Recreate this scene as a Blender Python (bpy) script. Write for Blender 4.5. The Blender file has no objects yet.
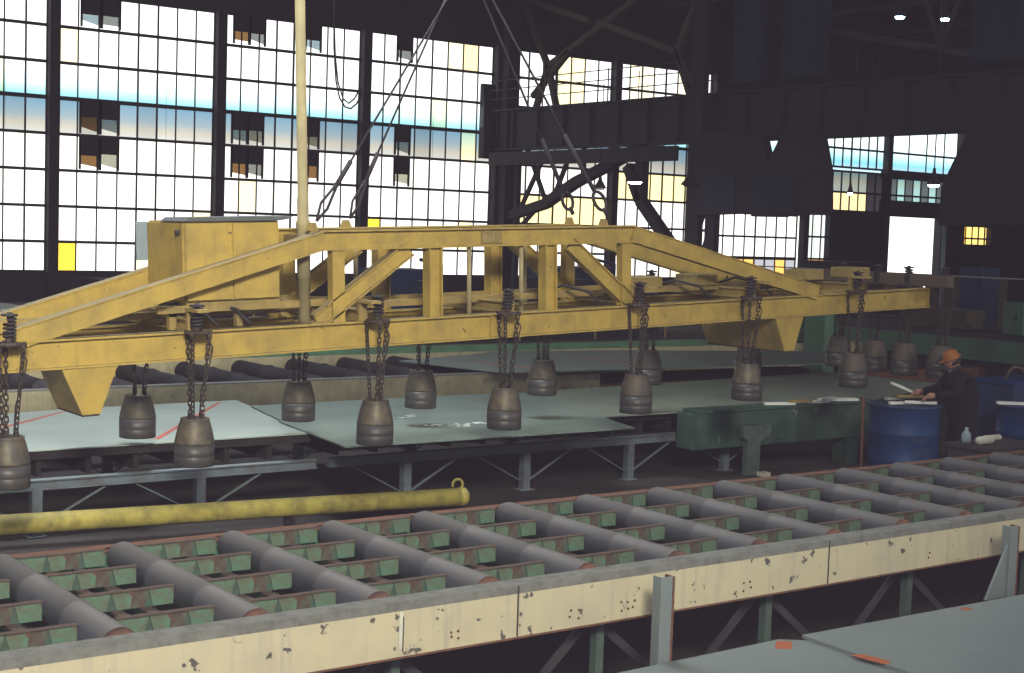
import bpy, bmesh, random, math
from math import sin, cos, pi, radians, sqrt, atan2
from mathutils import Vector, Matrix
random.seed(7)
SC = bpy.context.scene
COL = SC.collection

# ------------------------------------------------------------------ materials
def nm(name):
    m = bpy.data.materials.new(name); m.use_nodes = True
    nt = m.node_tree
    for n in list(nt.nodes): nt.nodes.remove(n)
    out = nt.nodes.new('ShaderNodeOutputMaterial')
    return m, nt, out

def paint(name, base, grime=(0.06, 0.05, 0.05), amount=0.45, scale=3.0, rough=0.6, dust=None, dust_amt=0.0,
          metal=0.0, chips=None, chip_th=0.62, chip_scale=9.0, streak=0.0, bump=0.15, spec=0.3):
    m, nt, out = nm(name)
    N = nt.nodes.new; L = nt.links.new
    b = N('ShaderNodeBsdfPrincipled'); L(b.outputs[0], out.inputs[0])
    b.inputs['Roughness'].default_value = rough; b.inputs['Metallic'].default_value = metal
    b.inputs['Specular IOR Level'].default_value = spec
    tc = N('ShaderNodeTexCoord')
    n1 = N('ShaderNodeTexNoise'); n1.inputs['Scale'].default_value = scale; n1.inputs['Detail'].default_value = 8; n1.inputs['Roughness'].default_value = 0.65
    L(tc.outputs['Object'], n1.inputs['Vector'])
    r1 = N('ShaderNodeValToRGB'); r1.color_ramp.elements[0].position = 0.42; r1.color_ramp.elements[1].position = 0.72
    r1.color_ramp.elements[0].color = (0, 0, 0, 1); r1.color_ramp.elements[1].color = (amount, amount, amount, 1)
    L(n1.outputs['Fac'], r1.inputs[0])
    mx = N('ShaderNodeMix'); mx.data_type = 'RGBA'; mx.inputs[6].default_value = (*base, 1); mx.inputs[7].default_value = (*grime, 1)
    L(r1.outputs[0], mx.inputs[0]); last = mx.outputs[2]
    if streak > 0:
        mp = N('ShaderNodeMapping'); mp.inputs['Scale'].default_value = (14, 14, 1.2); L(tc.outputs['Object'], mp.inputs[0])
        n3 = N('ShaderNodeTexNoise'); n3.inputs['Scale'].default_value = 1.6; n3.inputs['Detail'].default_value = 4; L(mp.outputs[0], n3.inputs['Vector'])
        r3 = N('ShaderNodeValToRGB'); r3.color_ramp.elements[0].position = 0.54; r3.color_ramp.elements[1].position = 0.74
        r3.color_ramp.elements[0].color = (0, 0, 0, 1); r3.color_ramp.elements[1].color = (streak,) * 3 + (1,)
        L(n3.outputs['Fac'], r3.inputs[0])
        mm = N('ShaderNodeMix'); mm.data_type = 'RGBA'; mm.inputs[7].default_value = (*grime, 1)
        L(r3.outputs[0], mm.inputs[0]); L(last, mm.inputs[6]); last = mm.outputs[2]
    if chips:
        n2 = N('ShaderNodeTexNoise'); n2.inputs['Scale'].default_value = chip_scale; n2.inputs['Detail'].default_value = 5
        L(tc.outputs['Object'], n2.inputs['Vector'])
        r2 = N('ShaderNodeValToRGB'); r2.color_ramp.elements[0].position = chip_th; r2.color_ramp.elements[1].position = chip_th + 0.03
        L(n2.outputs['Fac'], r2.inputs[0])
        m2 = N('ShaderNodeMix'); m2.data_type = 'RGBA'; m2.inputs[7].default_value = (*chips, 1)
        L(r2.outputs[0], m2.inputs[0]); L(last, m2.inputs[6]); last = m2.outputs[2]
    if dust:
        g = N('ShaderNodeNewGeometry'); s = N('ShaderNodeSeparateXYZ'); L(g.outputs['Normal'], s.inputs[0])
        mr = N('ShaderNodeMapRange'); mr.inputs[1].default_value = 0.35; mr.inputs[2].default_value = 0.98; mr.inputs[4].default_value = dust_amt
        L(s.outputs[2], mr.inputs[0])
        m3 = N('ShaderNodeMix'); m3.data_type = 'RGBA'; m3.inputs[7].default_value = (*dust, 1)
        L(mr.outputs[0], m3.inputs[0]); L(last, m3.inputs[6]); last = m3.outputs[2]
    L(last, b.inputs['Base Color'])
    if bump:
        bp = N('ShaderNodeBump'); bp.inputs['Strength'].default_value = bump; bp.inputs['Distance'].default_value = 0.01
        L(n1.outputs['Fac'], bp.inputs['Height']); L(bp.outputs[0], b.inputs['Normal'])
    return m

def emit(name, col, s):
    m, nt, out = nm(name)
    e = nt.nodes.new('ShaderNodeEmission'); e.inputs[0].default_value = (*col, 1); e.inputs[1].default_value = s
    nt.links.new(e.outputs[0], out.inputs[0]); return m

YEL = paint('yellow_paint', (0.485, 0.345, 0.078), grime=(0.22, 0.17, 0.07), amount=0.65, scale=4, dust=(0.20, 0.18, 0.14), dust_amt=0.8, chips=(0.12, 0.08, 0.05), chip_th=0.70, chip_scale=14, streak=0.25)
YELD = paint('yellow_paint_dirty', (0.36, 0.265, 0.085), grime=(0.13, 0.105, 0.065), amount=0.6, scale=6, dust=(0.2, 0.18, 0.12), dust_amt=0.5, streak=0.3)
CREAM = paint('cream_paint', (0.55, 0.50, 0.33), grime=(0.42, 0.38, 0.30), amount=0.6, scale=3.5, chips=(0.10, 0.095, 0.09), chip_th=0.652, chip_scale=13, streak=0.85, bump=0.3)
CREAMD = paint('cream_paint_dull', (0.44, 0.40, 0.25), grime=(0.2, 0.18, 0.13), amount=0.6, scale=5, chips=(0.07, 0.06, 0.05), chip_th=0.68, chip_scale=12, streak=0.4)
WORN = paint('worn_grey_steel', (0.20, 0.205, 0.19), grime=(0.09, 0.09, 0.08), amount=0.8, scale=12, rough=0.7, bump=0.5)
ROLL = paint('roller_steel', (0.058, 0.066, 0.085), grime=(0.09, 0.075, 0.07), amount=0.7, scale=6, rough=0.6, metal=0.1, dust=(0.20, 0.185, 0.165), dust_amt=0.55, bump=0.3)
GREEN = paint('green_paint', (0.095, 0.20, 0.14), grime=(0.13, 0.06, 0.04), amount=0.95, scale=7, dust=(0.17, 0.13, 0.11), dust_amt=0.6, chips=(0.13, 0.055, 0.04), chip_th=0.60, chip_scale=5, bump=0.4)
RUSTG = paint('rusty_green_patch', (0.085, 0.055, 0.045), grime=(0.10, 0.15, 0.11), amount=0.7, scale=14, rough=0.9)
RAILTOP = paint('dirty_rail_top', (0.105, 0.075, 0.062), grime=(0.06, 0.05, 0.045), amount=0.7, scale=9, rough=0.9)
GREENS = paint('darker_green_paint', (0.06, 0.11, 0.085), grime=(0.05, 0.035, 0.03), amount=0.8, scale=7, rough=0.9)  # darker green showing in the notches between the rail tabs
TRAY = paint('dusty_green_tray', (0.15, 0.21, 0.17), grime=(0.10, 0.065, 0.055), amount=0.95, scale=3, rough=0.9)
LEGG = paint('grey_green_leg', (0.09, 0.14, 0.12), grime=(0.05, 0.06, 0.05), amount=0.8, scale=8)
GREENF = paint('faded_green_paint', (0.11, 0.25, 0.15), grime=(0.06, 0.10, 0.07), amount=0.7, scale=2)
GREENK = paint('dark_green_paint', (0.035, 0.085, 0.06), grime=(0.11, 0.14, 0.12), amount=0.55, scale=5, chips=(0.16, 0.2, 0.18), chip_th=0.66, chip_scale=8)
RUST = paint('rust', (0.17, 0.075, 0.045), grime=(0.06, 0.04, 0.035), amount=0.8, scale=10, rough=0.9)
PLATE = paint('steel_plate_pale', (0.36, 0.42, 0.385), grime=(0.28, 0.335, 0.31), amount=0.7, scale=1.2, rough=0.55, bump=0.05)
PLATE2 = paint('steel_plate_grey', (0.19, 0.245, 0.215), grime=(0.135, 0.175, 0.16), amount=0.8, scale=1.4, rough=0.55, bump=0.05)
PLATE3 = paint('steel_plate_olive', (0.23, 0.27, 0.21), grime=(0.15, 0.18, 0.14), amount=0.7, scale=1.2, rough=0.55, bump=0.05)
PLATEF = paint('steel_plate_front', (0.19, 0.23, 0.23), grime=(0.145, 0.175, 0.18), amount=0.6, scale=1.5, rough=0.5, bump=0.05)
EDGE = paint('plate_edge', (0.05, 0.035, 0.035), rough=0.8)
TABLE = paint('table_steel', (0.13, 0.17, 0.20), grime=(0.08, 0.06, 0.05), amount=0.8, scale=5, dust=(0.24, 0.28, 0.29), dust_amt=0.6)
DARK = paint('dark_steel', (0.035, 0.033, 0.04), grime=(0.07, 0.06, 0.06), amount=0.6, scale=4, rough=0.8)
DARKB = paint('dark_blue_steel', (0.025, 0.035, 0.065), grime=(0.02, 0.025, 0.04), amount=0.6, scale=2, rough=0.8)
SHAFT = paint('hall_steel', (0.042, 0.040, 0.046), grime=(0.03, 0.03, 0.035), amount=0.6, scale=1.5, rough=0.85)
HAZEG = paint('girder_steel', (0.05, 0.051, 0.056), grime=(0.035, 0.035, 0.04), amount=0.5, scale=1.0, rough=0.85)
BROWNS = paint('brownish_truss_steel', (0.13, 0.10, 0.07), grime=(0.07, 0.06, 0.05), amount=0.5, scale=2, rough=0.85)
MAG = paint('magnet_cast_steel', (0.085, 0.08, 0.07), grime=(0.20, 0.155, 0.085), amount=0.85, scale=7, rough=0.5, metal=0.25, bump=0.7)
MAGR = paint('magnet_cast_steel_rusty', (0.08, 0.074, 0.066), grime=(0.15, 0.115, 0.08), amount=0.8, scale=6, rough=0.6, metal=0.2, bump=0.6)
MAGB = paint('magnet_base_steel', (0.07, 0.071, 0.074), grime=(0.12, 0.10, 0.07), amount=0.7, scale=9, rough=0.45, metal=0.35, bump=0.4)
CHAIN = paint('chain_steel', (0.045, 0.038, 0.036), grime=(0.12, 0.085, 0.06), amount=0.6, scale=20, rough=0.6, metal=0.3)
BLUE = paint('blue_drum_paint', (0.010, 0.05, 0.17), grime=(0.02, 0.03, 0.08), amount=0.7, scale=4, rough=0.5)
BLUEK = paint('blue_machine_paint', (0.03, 0.06, 0.14), grime=(0.02, 0.03, 0.06), amount=0.6, scale=3, rough=0.7)
GREY = paint('grey_blue_sheet', (0.26, 0.33, 0.38), grime=(0.18, 0.22, 0.25), amount=0.5, scale=3)
LID = paint('lid_steel', (0.12, 0.14, 0.14), grime=(0.07, 0.07, 0.07), amount=0.6, scale=5)
POLE = paint('pale_pole_paint', (0.42, 0.36, 0.19), grime=(0.26, 0.22, 0.14), amount=0.6, scale=5, streak=0.3)
PIPE = paint('yellow_pipe_paint', (0.42, 0.36, 0.08), grime=(0.14, 0.12, 0.05), amount=0.9, scale=7, dust=(0.25, 0.23, 0.12), dust_amt=0.3)
BRIGHT = paint('bright_offcut_metal', (0.90, 0.92, 0.86), grime=(0.7, 0.7, 0.62), amount=0.4, scale=8)
WHITEP = paint('pale_offcut', (0.62, 0.62, 0.52), grime=(0.35, 0.33, 0.28), amount=0.5, scale=8)
FLOOR = paint('concrete_floor', (0.060, 0.053, 0.050), grime=(0.028, 0.025, 0.026), amount=0.9, scale=0.9, rough=0.9, bump=0.4)
WALLM = paint('wall_paint_dark', (0.055, 0.05, 0.055), grime=(0.03, 0.03, 0.03), amount=0.6, scale=0.7, rough=0.9)
ROOFM = paint('roof_underside', (0.050, 0.043, 0.052), grime=(0.03, 0.028, 0.033), amount=0.6, scale=0.8, rough=0.9)
JACK = paint('dark_work_clothes', (0.010, 0.009, 0.010), grime=(0.02, 0.017, 0.016), amount=0.5, scale=8, rough=0.95)
SKIN = paint('skin', (0.42, 0.22, 0.16), grime=(0.3, 0.15, 0.1), amount=0.3, scale=10, bump=0)
ORANGE = paint('orange_plastic', (0.34, 0.11, 0.03), grime=(0.4, 0.22, 0.05), amount=0.4, scale=6, rough=0.4, bump=0)
HAIR = paint('dark_hair', (0.03, 0.02, 0.015), bump=0)
REDM = paint('red_marker', (0.55, 0.13, 0.08), amount=0.2, bump=0)
ORM = paint('orange_marker', (0.42, 0.12, 0.05), amount=0.3, scale=20, bump=0)
CHALK = paint('chalk', (0.95, 0.97, 0.95), amount=0.0, bump=0)
SHADEK = paint('shade_black_bearer', (0.018, 0.015, 0.016), amount=0.3, scale=6, rough=0.9)  # near-black colour puts the shade under the plates into the bearers
BLACKM = paint('black_rubber', (0.02, 0.02, 0.022), bump=0)
LAMP_W = emit('lamp_cool_light', (0.55, 0.75, 1.0), 22)
LAMP_P = emit('lamp_warm_light', (1.0, 0.80, 0.88), 60)

# window glass: tinted per pane from a colour attribute
def glass_mat():
    m, nt, out = nm('window_glass')
    N = nt.nodes.new; L = nt.links.new
    a = N('ShaderNodeAttribute'); a.attribute_name = 'tint'
    t = N('ShaderNodeBsdfTransparent'); L(a.outputs['Color'], t.inputs[0])
    d = N('ShaderNodeBsdfDiffuse'); d.inputs[0].default_value = (0.3, 0.3, 0.3, 1)
    mx = N('ShaderNodeMixShader'); mx.inputs[0].default_value = 0.06
    L(t.outputs[0], mx.inputs[1]); L(d.outputs[0], mx.inputs[2]); L(mx.outputs[0], out.inputs[0])
    return m
GLASS = glass_mat()
def dull_glass(name, col):
    m, nt, out = nm(name)
    t = nt.nodes.new('ShaderNodeBsdfTransparent'); t.inputs[0].default_value = (*col, 1)
    nt.links.new(t.outputs[0], out.inputs[0]); return m
DG = [dull_glass('dull_glass_grey', (0.16, 0.17, 0.16)), dull_glass('dull_glass_brown', (0.16, 0.085, 0.03)), dull_glass('dull_glass_cream', (0.30, 0.30, 0.24)), dull_glass('dull_glass_blue', (0.20, 0.26, 0.28))]  # dull tints for the lower halves of the vent sashes

# ------------------------------------------------------------------ mesh helpers
class MB:
    def __init__(s): s.bm = bmesh.new(); s.mats = []; s.cur = 0
    def mat(s, m):
        if m not in s.mats: s.mats.append(m)
        s.cur = s.mats.index(m); return s
    def _f(s, vs):
        try:
            f = s.bm.faces.new(vs); f.material_index = s.cur; return f
        except ValueError: return None
    def box(s, x0, x1, y0, y1, z0, z1, M=None):
        P = [Vector((x, y, z)) for z in (z0, z1) for y in (y0, y1) for x in (x0, x1)]
        if M: P = [M @ p for p in P]
        v = [s.bm.verts.new(p) for p in P]
        for q in ((0, 2, 3, 1), (4, 5, 7, 6), (0, 1, 5, 4), (2, 6, 7, 3), (0, 4, 6, 2), (1, 3, 7, 5)): s._f([v[i] for i in q])
        return s
    def prism(s, pts, axis, a, b):
        # pts: 2D polygon; axis 'x','y','z' extrude from a to b
        def mk(p, t):
            return {'x': (t, p[0], p[1]), 'y': (p[0], t, p[1]), 'z': (p[0], p[1], t)}[axis]
        A = [s.bm.verts.new(mk(p, a)) for p in pts]; B = [s.bm.verts.new(mk(p, b)) for p in pts]
        n = len(pts); s._f(A); s._f(B[::-1])
        for i in range(n): s._f([A[i], B[i], B[(i + 1) % n], A[(i + 1) % n]])
        return s
    def beam(s, p, q, w, h, up=(0, 0, 1)):
        # rectangular bar from p to q, width w sideways, height h along 'up'
        p = Vector(p); q = Vector(q); d = (q - p).normalized(); u = Vector(up)
        sd = d.cross(u)
        if sd.length < 1e-4: sd = d.cross(Vector((1, 0, 0)))
        sd.normalize(); u = sd.cross(d).normalized()
        v = []
        for c in (p, q):
            for a, b in ((-1, -1), (1, -1), (1, 1), (-1, 1)): v.append(s.bm.verts.new(c + sd * (a * w / 2) + u * (b * h / 2)))
        s._f(v[0:4][::-1]); s._f(v[4:8])
        for i in range(4): s._f([v[i], v[(i + 1) % 4], v[4 + (i + 1) % 4], v[4 + i]])
        return s
    def ibeam(s, p, q, w, h, t=0.014, up=(0, 0, 1), web=0.35):
        # I profile: flanges of width w at both ends of height h, and a web
        p = Vector(p); q = Vector(q); d = (q - p).normalized(); u = Vector(up)
        sd = d.cross(u)
        if sd.length < 1e-4: sd = d.cross(Vector((1, 0, 0)))
        sd.normalize(); u = sd.cross(d).normalized()
        for k in (-1, 1):
            o = u * (k * (h / 2 - t / 2)); s.beam(p + o, q + o, w, t, up)
        s.beam(p, q, w * web, h - 2 * t + 0.002, up)
        return s
    def tube(s, pts, r, n=8, cap=True, closed=False):
        pts = [Vector(p) for p in pts]; rings = []
        m = len(pts); prev = None
        for i, p in enumerate(pts):
            if closed: d = (pts[(i + 1) % m] - pts[i - 1]).normalized()
            else: d = (pts[min(i + 1, m - 1)] - pts[max(i - 1, 0)]).normalized()
            if prev is None:
                a = d.cross(Vector((0, 0, 1)))
                if a.length < 0.05: a = d.cross(Vector((0, 1, 0)))
            else: a = prev - d * prev.dot(d)
            a.normalize(); prev = a; b = d.cross(a)
            rr = r[i] if isinstance(r, (list, tuple)) else r
            rings.append([s.bm.verts.new(p + (a * cos(2 * pi * k / n) + b * sin(2 * pi * k / n)) * rr) for k in range(n)])
        R = range(m) if closed else range(m - 1)
        for i in R:
            A = rings[i]; B = rings[(i + 1) % m]
            for k in range(n):
                f = s._f([A[k], A[(k + 1) % n], B[(k + 1) % n], B[k]])
                if f: f.smooth = True
        if cap and not closed: s._f(rings[0][::-1]); s._f(rings[-1])
        return s
    def lathe(s, prof, c=(0, 0, 0), n=28, axis='z', smooth=True):
        c = Vector(c); rings = []
        for r, z in prof:
            ring = []
            for k in range(n):
                a = 2 * pi * k / n; x, y = r * cos(a), r * sin(a)
                o = {'z': (x, y, z), 'y': (x, z, y), 'x': (z, x, y)}[axis]
                ring.append(s.bm.verts.new(c + Vector(o)))
            rings.append(ring)
        for i in range(len(rings) - 1):
            for k in range(n):
                f = s._f([rings[i][k], rings[i][(k + 1) % n], rings[i + 1][(k + 1) % n], rings[i + 1][k]])
                if f: f.smooth = smooth
        if prof[0][0] > 1e-5: s._f(rings[0][::-1])
        if prof[-1][0] > 1e-5: s._f(rings[-1])
        return s
    def build(s, name, m=None, parent=None, bevel=0.0, loc=None):
        bmesh.ops.recalc_face_normals(s.bm, faces=s.bm.faces)
        me = bpy.data.meshes.new(name); s.bm.to_mesh(me); s.bm.free()
        if s.mats:
            for x in s.mats: me.materials.append(x)
        elif m: me.materials.append(m)
        o = bpy.data.objects.new(name, me); COL.objects.link(o)
        if parent: o.parent = parent
        if loc: o.location = loc
        if bevel:
            b = o.modifiers.new('bevel', 'BEVEL'); b.width = bevel; b.segments = 2; b.limit_method = 'ANGLE'
        return o

def tag(o, label, cat, group=None, kind=None):
    if label: o['label'] = label
    if cat: o['category'] = cat
    if group: o['group'] = group
    if kind: o['kind'] = kind
    return o
def thing(name, label, cat, loc=(0, 0, 0), group=None, rot=(0, 0, 0)):
    o = bpy.data.objects.new(name, None); COL.objects.link(o)
    o.empty_display_size = 0.2; o.location = loc; o.rotation_euler = rot
    return tag(o, label, cat, group)
def struct(o): o['kind'] = 'structure'; return o
def kid(o, parent, name=None, loc=None, rot=None):
    c = o.copy(); COL.objects.link(c); c.parent = parent
    if loc is not None: c.location = loc
    if rot is not None: c.rotation_euler = rot
    return c
def copy_tree(o, loc, label, group=None):
    c = o.copy(); COL.objects.link(c); c.location = loc; c['label'] = label
    if group: c['group'] = group
    for ch in list(o.children):
        d = ch.copy(); COL.objects.link(d); d.parent = c
        for g in list(ch.children):
            e = g.copy(); COL.objects.link(e); e.parent = d
    return c

# ================================================================== THE SETTING
W_Y = 48.0
COLX = [10.7, 16.58, 22.45, 28.31, 34.4, 40.55, 46.4, 52.45, 58.25, 64.25, 70.3, 76.3, 82.3]      # column lines of the window wall
struct(MB().box(-30, 110, -12, 62, -0.3, 0.0).build('floor', FLOOR))
# roof deck with purlins
mb = MB().box(-20, 110, -12, 48.6, 15.0, 15.3)
for k in range(20): mb.box(-20, 110, 1.0 + 2.4 * k, 1.15 + 2.4 * k, 14.75, 15.0)
struct(mb.build('ceiling', ROOFM))
# window wall: base, upper wall
mb = MB().box(-20, 58.5, W_Y, W_Y + 0.3, 0, 0.95).box(62.9, 100, W_Y, W_Y + 0.3, 0, 2.85)
mb.box(-20, 100, W_Y, W_Y + 0.3, 10.08, 15.0)
mb.box(-20, COLX[0], W_Y, W_Y + 0.3, 0.95, 10.08)
mb.box(46.4, 52.4, W_Y, W_Y + 0.3, 3.95, 6.4).box(46.4, 64.3, W_Y, W_Y + 0.3, 8.9, 10.1)
mb.box(54.4, 58.3, W_Y, W_Y + 0.3, 0.9, 4.3)
mb.box(58.3, 64.2, W_Y, W_Y + 0.3, 4.2, 4.9)
mb.box(58.3, 64.2, W_Y, W_Y + 0.3, 6.05, 6.4)
mb.box(62.9, 64.2, W_Y, W_Y + 0.3, 2.8, 4.2)
mb.box(67.1, 100, W_Y, W_Y + 0.3, 2.8, 10.1).box(64.2, 67.2, W_Y, W_Y + 0.3, 3.85, 10.1)
struct(mb.build('wall_back', WALLM))
struct(MB().box(100, 100.3, -12, 48, 0, 15).build('wall_right', WALLM))

# steel columns of the window wall
mb = MB(); mb.ibeam((0, 0, 0), (0, 0, 10.1), 0.34, 0.34, 0.03, up=(1, 0, 0), web=0.85)
c0 = None
descr = ['second', 'third', 'fourth', 'fifth', 'sixth', 'seventh', 'eighth', 'ninth', 'tenth', 'eleventh']
for i, x in enumerate(COLX[:11]):
    if c0 is None: c0 = mb.build('trim_1', DARK, loc=(x, W_Y - 0.15, 0)); o = c0
    else:
        o = c0.copy(); COL.objects.link(o); o.location = (x, W_Y - 0.15, 0); o.name = 'trim_%d' % (i + 1)
    struct(o)

ROWS = [0.95, 1.94, 3.11, 4.29, 5.47, 6.64, 7.79, 8.96, 10.05]
def window(n, x0, x1, z0, z1, rows, npane, tints=None, skip=(), holes=(), tint_fn=None):
    fr = MB(); rows = [z for z in rows if z0 - 0.01 <= z <= z1 + 0.01]
    for z in rows:
        t = 0.095 if abs(z - 6.64) > 0.1 else 0.13
        fr.box(x0, x1, W_Y - 0.06, W_Y + 0.06, z - t / 2, z + t / 2)
    step = (x1 - x0) / npane
    for k in range(npane + 1):
        x = x0 + k * step
        w = 0.035 if k % 4 else 0.06
        if 0 < k < npane and random.random() < 0.25: w = 0.05
        fr.box(x - w / 2, x + w / 2, W_Y - 0.03, W_Y + 0.03, z0, z1)
    f = struct(fr.build('window_%d' % n, DARK))
    bm = bmesh.new(); lay = bm.loops.layers.float_color.new('tint')
    for r in range(len(rows) - 1):
        for k in range(npane):
            if (r, k) in holes: continue
            a, b = x0 + k * step, x0 + (k + 1) * step
            vs = [bm.verts.new((x, W_Y, z)) for x, z in ((a, rows[r]), (b, rows[r]), (b, rows[r + 1]), (a, rows[r + 1]))]
            fc = bm.faces.new(vs)
            c = tint_fn(rows[r], k) if tint_fn else None
            if c is None:
                g = random.uniform(0.9, 1.0); c = (g, g, g)
                if abs(rows[r] - 5.47) < 0.1: g = random.uniform(0.34, 0.50); c = (g * 0.95, g, g * 1.05)
                if random.random() < 0.03: c = (0.95, 0.85, 0.55)
            for l in fc.loops: l[lay] = (*c, 1)
    me = bpy.data.meshes.new('glass'); bm.to_mesh(me); bm.free(); me.materials.append(GLASS)
    g = bpy.data.objects.new('glass', me); COL.objects.link(g); g.parent = f
    return f
def vent(f, x0, x1, z0, z1, seed):
    # a pivoted opening sash in two halves: dark above, dull glass below
    random.seed(seed)
    zm = z0 + (z1 - z0) * random.uniform(0.40, 0.52)
    fr = MB().mat(DARK).box(x0, x1, W_Y - 0.20, W_Y - 0.14, zm, z1)
    fr.box(x0, x0 + 0.05, W_Y - 0.2, W_Y - 0.1, z0, z1).box(x1 - 0.05, x1, W_Y - 0.2, W_Y - 0.1, z0, z1)
    q = random.random() * 0.1
    vs = [fr.bm.verts.new(p) for p in ((x0 + 0.05, W_Y - 0.15, z0 + 0.12 + q), (x1 - 0.05, W_Y - 0.15, z0 + 0.12 - q * 0.6), (x1 - 0.05, W_Y - 0.15, zm), (x0 + 0.05, W_Y - 0.15, zm))]
    fr.mat(DG[(seed * 7) % 4 if seed != 2 else 1]); fr._f(vs)
    return fr.build('vent_sash', None, f)

HALF = 0.17
def yellow_at(zr, k, spots):
    for z, kk, c in spots:
        if abs(z - zr) < 0.15 and kk == k: return c
    return None
n = 1
spots = {1: [(0.95, 0, (1, 0.62, 0.05))], 2: [], 3: [(1.94, 0, (1, 0.7, 0.05)), (8.96, 6, (1, 0.75, 0.4))],
         4: [(r, k, (1.0, 0.86, 0.50)) for r in (7.79, 8.96) for k in (4, 5)] + [(r, k, (1.0, 0.84, 0.42)) for r in (3.11,) for k in range(8)],
         5: [(r, k, (1.0, 0.86, 0.62)) for r in (7.79, 8.96) for k in (1, 2, 5)] + [(r, k, (1.0, 0.84, 0.42)) for r in (4.29,) for k in range(0, 8)]}
VENTS = {1: [(8.96, 1.5), (5.47, 1.5), (4.29, 1.5), (8.96, 2.5), (5.47, 2.5), (4.29, 2.5)],
         2: [(8.96, 0.9), (8.96, 1.75), (5.47, 0.9), (5.47, 1.75), (4.29, 0.9), (4.29, 1.75), (8.96, 5.0), (5.47, 5.0), (4.29, 5.0)],
         3: [(8.96, 2.1), (5.47, 2.1), (4.29, 2.1)]}
seed = 0
for b in range(0, 6):
    x0, x1 = COLX[b] + HALF, COLX[b + 1] - HALF
    sp = spots.get(b, [])
    f = window(n, x0, x1, 0.95, 10.05, ROWS, 8, tint_fn=lambda zr, k, sp=sp: yellow_at(zr, k, sp)); n += 1
    step = (x1 - x0) / 8
    for z, k in VENTS.get(b, []):
        seed += 1
        zt = ROWS[ROWS.index(z) + 1]
        vent(f, x0 + (k - 0.5) * step + 0.02, x0 + (k + 0.5) * step, z + 0.06, zt - 0.05, seed)
# right-hand bays
W6 = [1.95, 2.9, 3.95]
window(n, 46.6, 52.1, 1.95, 3.95, W6, 8, tint_fn=lambda z, k: (0.92, 0.95, 0.95)); n += 1
window(n, 46.6, 52.1, 0.95, 1.9, [0.95, 1.9], 8, tint_fn=lambda z, k: (0.9, 0.5, 0.12) if k in (1, 2, 3, 6) else (0.35, 0.35, 0.4)); n += 1
window(n, 52.6, 54.4, 0.95, 4.3, [0.95, 1.95, 3.0, 4.3], 3, tint_fn=lambda z, k: (0.8, 0.45, 0.1) if z < 1 else (0.6, 0.66, 0.66)); n += 1
window(n, 46.6, 52.2, 6.4, 8.9, [6.4, 7.6, 8.9], 7, tint_fn=lambda z, k: (0.8, 0.92, 0.95)); n += 1
window(n, 52.6, 58.2, 6.4, 8.9, [6.4, 7.3, 8.2, 8.9], 9, tint_fn=lambda z, k: (0.80, 0.92, 0.92)); n += 1
window(n, 52.6, 58.2, 4.3, 6.2, [4.3, 5.2, 6.2], 9, tint_fn=lambda z, k: (0.02, 0.02, 0.025) if k > 6 else ((0.85, 0.66, 0.34) if z < 4.5 else (0.22, 0.25, 0.24))); n += 1
window(n, 58.6, 64.2, 6.4, 8.9, [6.4, 7.3, 8.9], 4, tint_fn=lambda z, k: (0.85, 0.92, 0.96)); n += 1
window(n, 58.6, 64.2, 4.9, 6.05, [4.9, 5.2, 6.05], 9, tint_fn=lambda z, k: (0.25, 0.42, 0.45) if k % 2 else (0.07, 0.09, 0.1)); n += 1
window(n, 64.4, 67.1, 2.85, 3.85, [2.85, 3.2, 3.85], 5, tint_fn=lambda z, k: (1, 0.55, 0.03) if k < 1 else (1, 0.72, 0.2)); n += 1
mb = MB()
for x in (58.45, 62.85): mb.box(x - 0.1, x + 0.1, W_Y - 0.1, W_Y + 0.35, 0, 4.3)
mb.box(58.4, 62.9, W_Y - 0.1, W_Y + 0.35, 4.15, 4.35)
struct(mb.build('door_1', DARK))

# outside: added sunlit backdrop wall, the bluish outdoor gradient put into its colour
m, nt, out = nm('backdrop_gradient')
N = nt.nodes.new; L = nt.links.new
b = N('ShaderNodeBsdfDiffuse'); L(b.outputs[0], out.inputs[0])
g = N('ShaderNodeNewGeometry'); s = N('ShaderNodeSeparateXYZ'); L(g.outputs['Position'], s.inputs[0])
mr = N('ShaderNodeMapRange'); mr.inputs[1].default_value = 0; mr.inputs[2].default_value = 20; L(s.outputs[2], mr.inputs[0])
r = N('ShaderNodeValToRGB'); L(mr.outputs[0], r.inputs[0])
el = r.color_ramp.elements
el[0].position = 0; el[0].color = (0.9, 0.9, 0.9, 1)
el[1].position = 1; el[1].color = (0.9, 0.9, 0.9, 1)
for z, c in ((6.0, (0.9, 0.9, 0.84)), (6.4, (0.80, 0.72, 0.58)), (6.75, (0.45, 0.58, 0.62)), (7.3, (0.28, 0.48, 0.62)), (7.5, (0.20, 0.48, 0.58)), (7.95, (0.50, 0.78, 0.84)), (8.5, (0.85, 0.9, 0.9))):
    e = el.new(z / 20); e.color = (*c, 1)
L(r.outputs[0], b.inputs[0])
BACKDROP = m
fa = MB().box(-30, 180, 58, 58.5, 0, 24)
for k in range(30): fa.box(-28 + k * 6.6, -27.9 + k * 6.6, 57.93, 58, 0, 24)
tag(fa.build('window_backdrop', BACKDROP), 'added pale sunlit backdrop with a painted blue gradient seen outside through the window wall', 'backdrop_wall')

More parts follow.
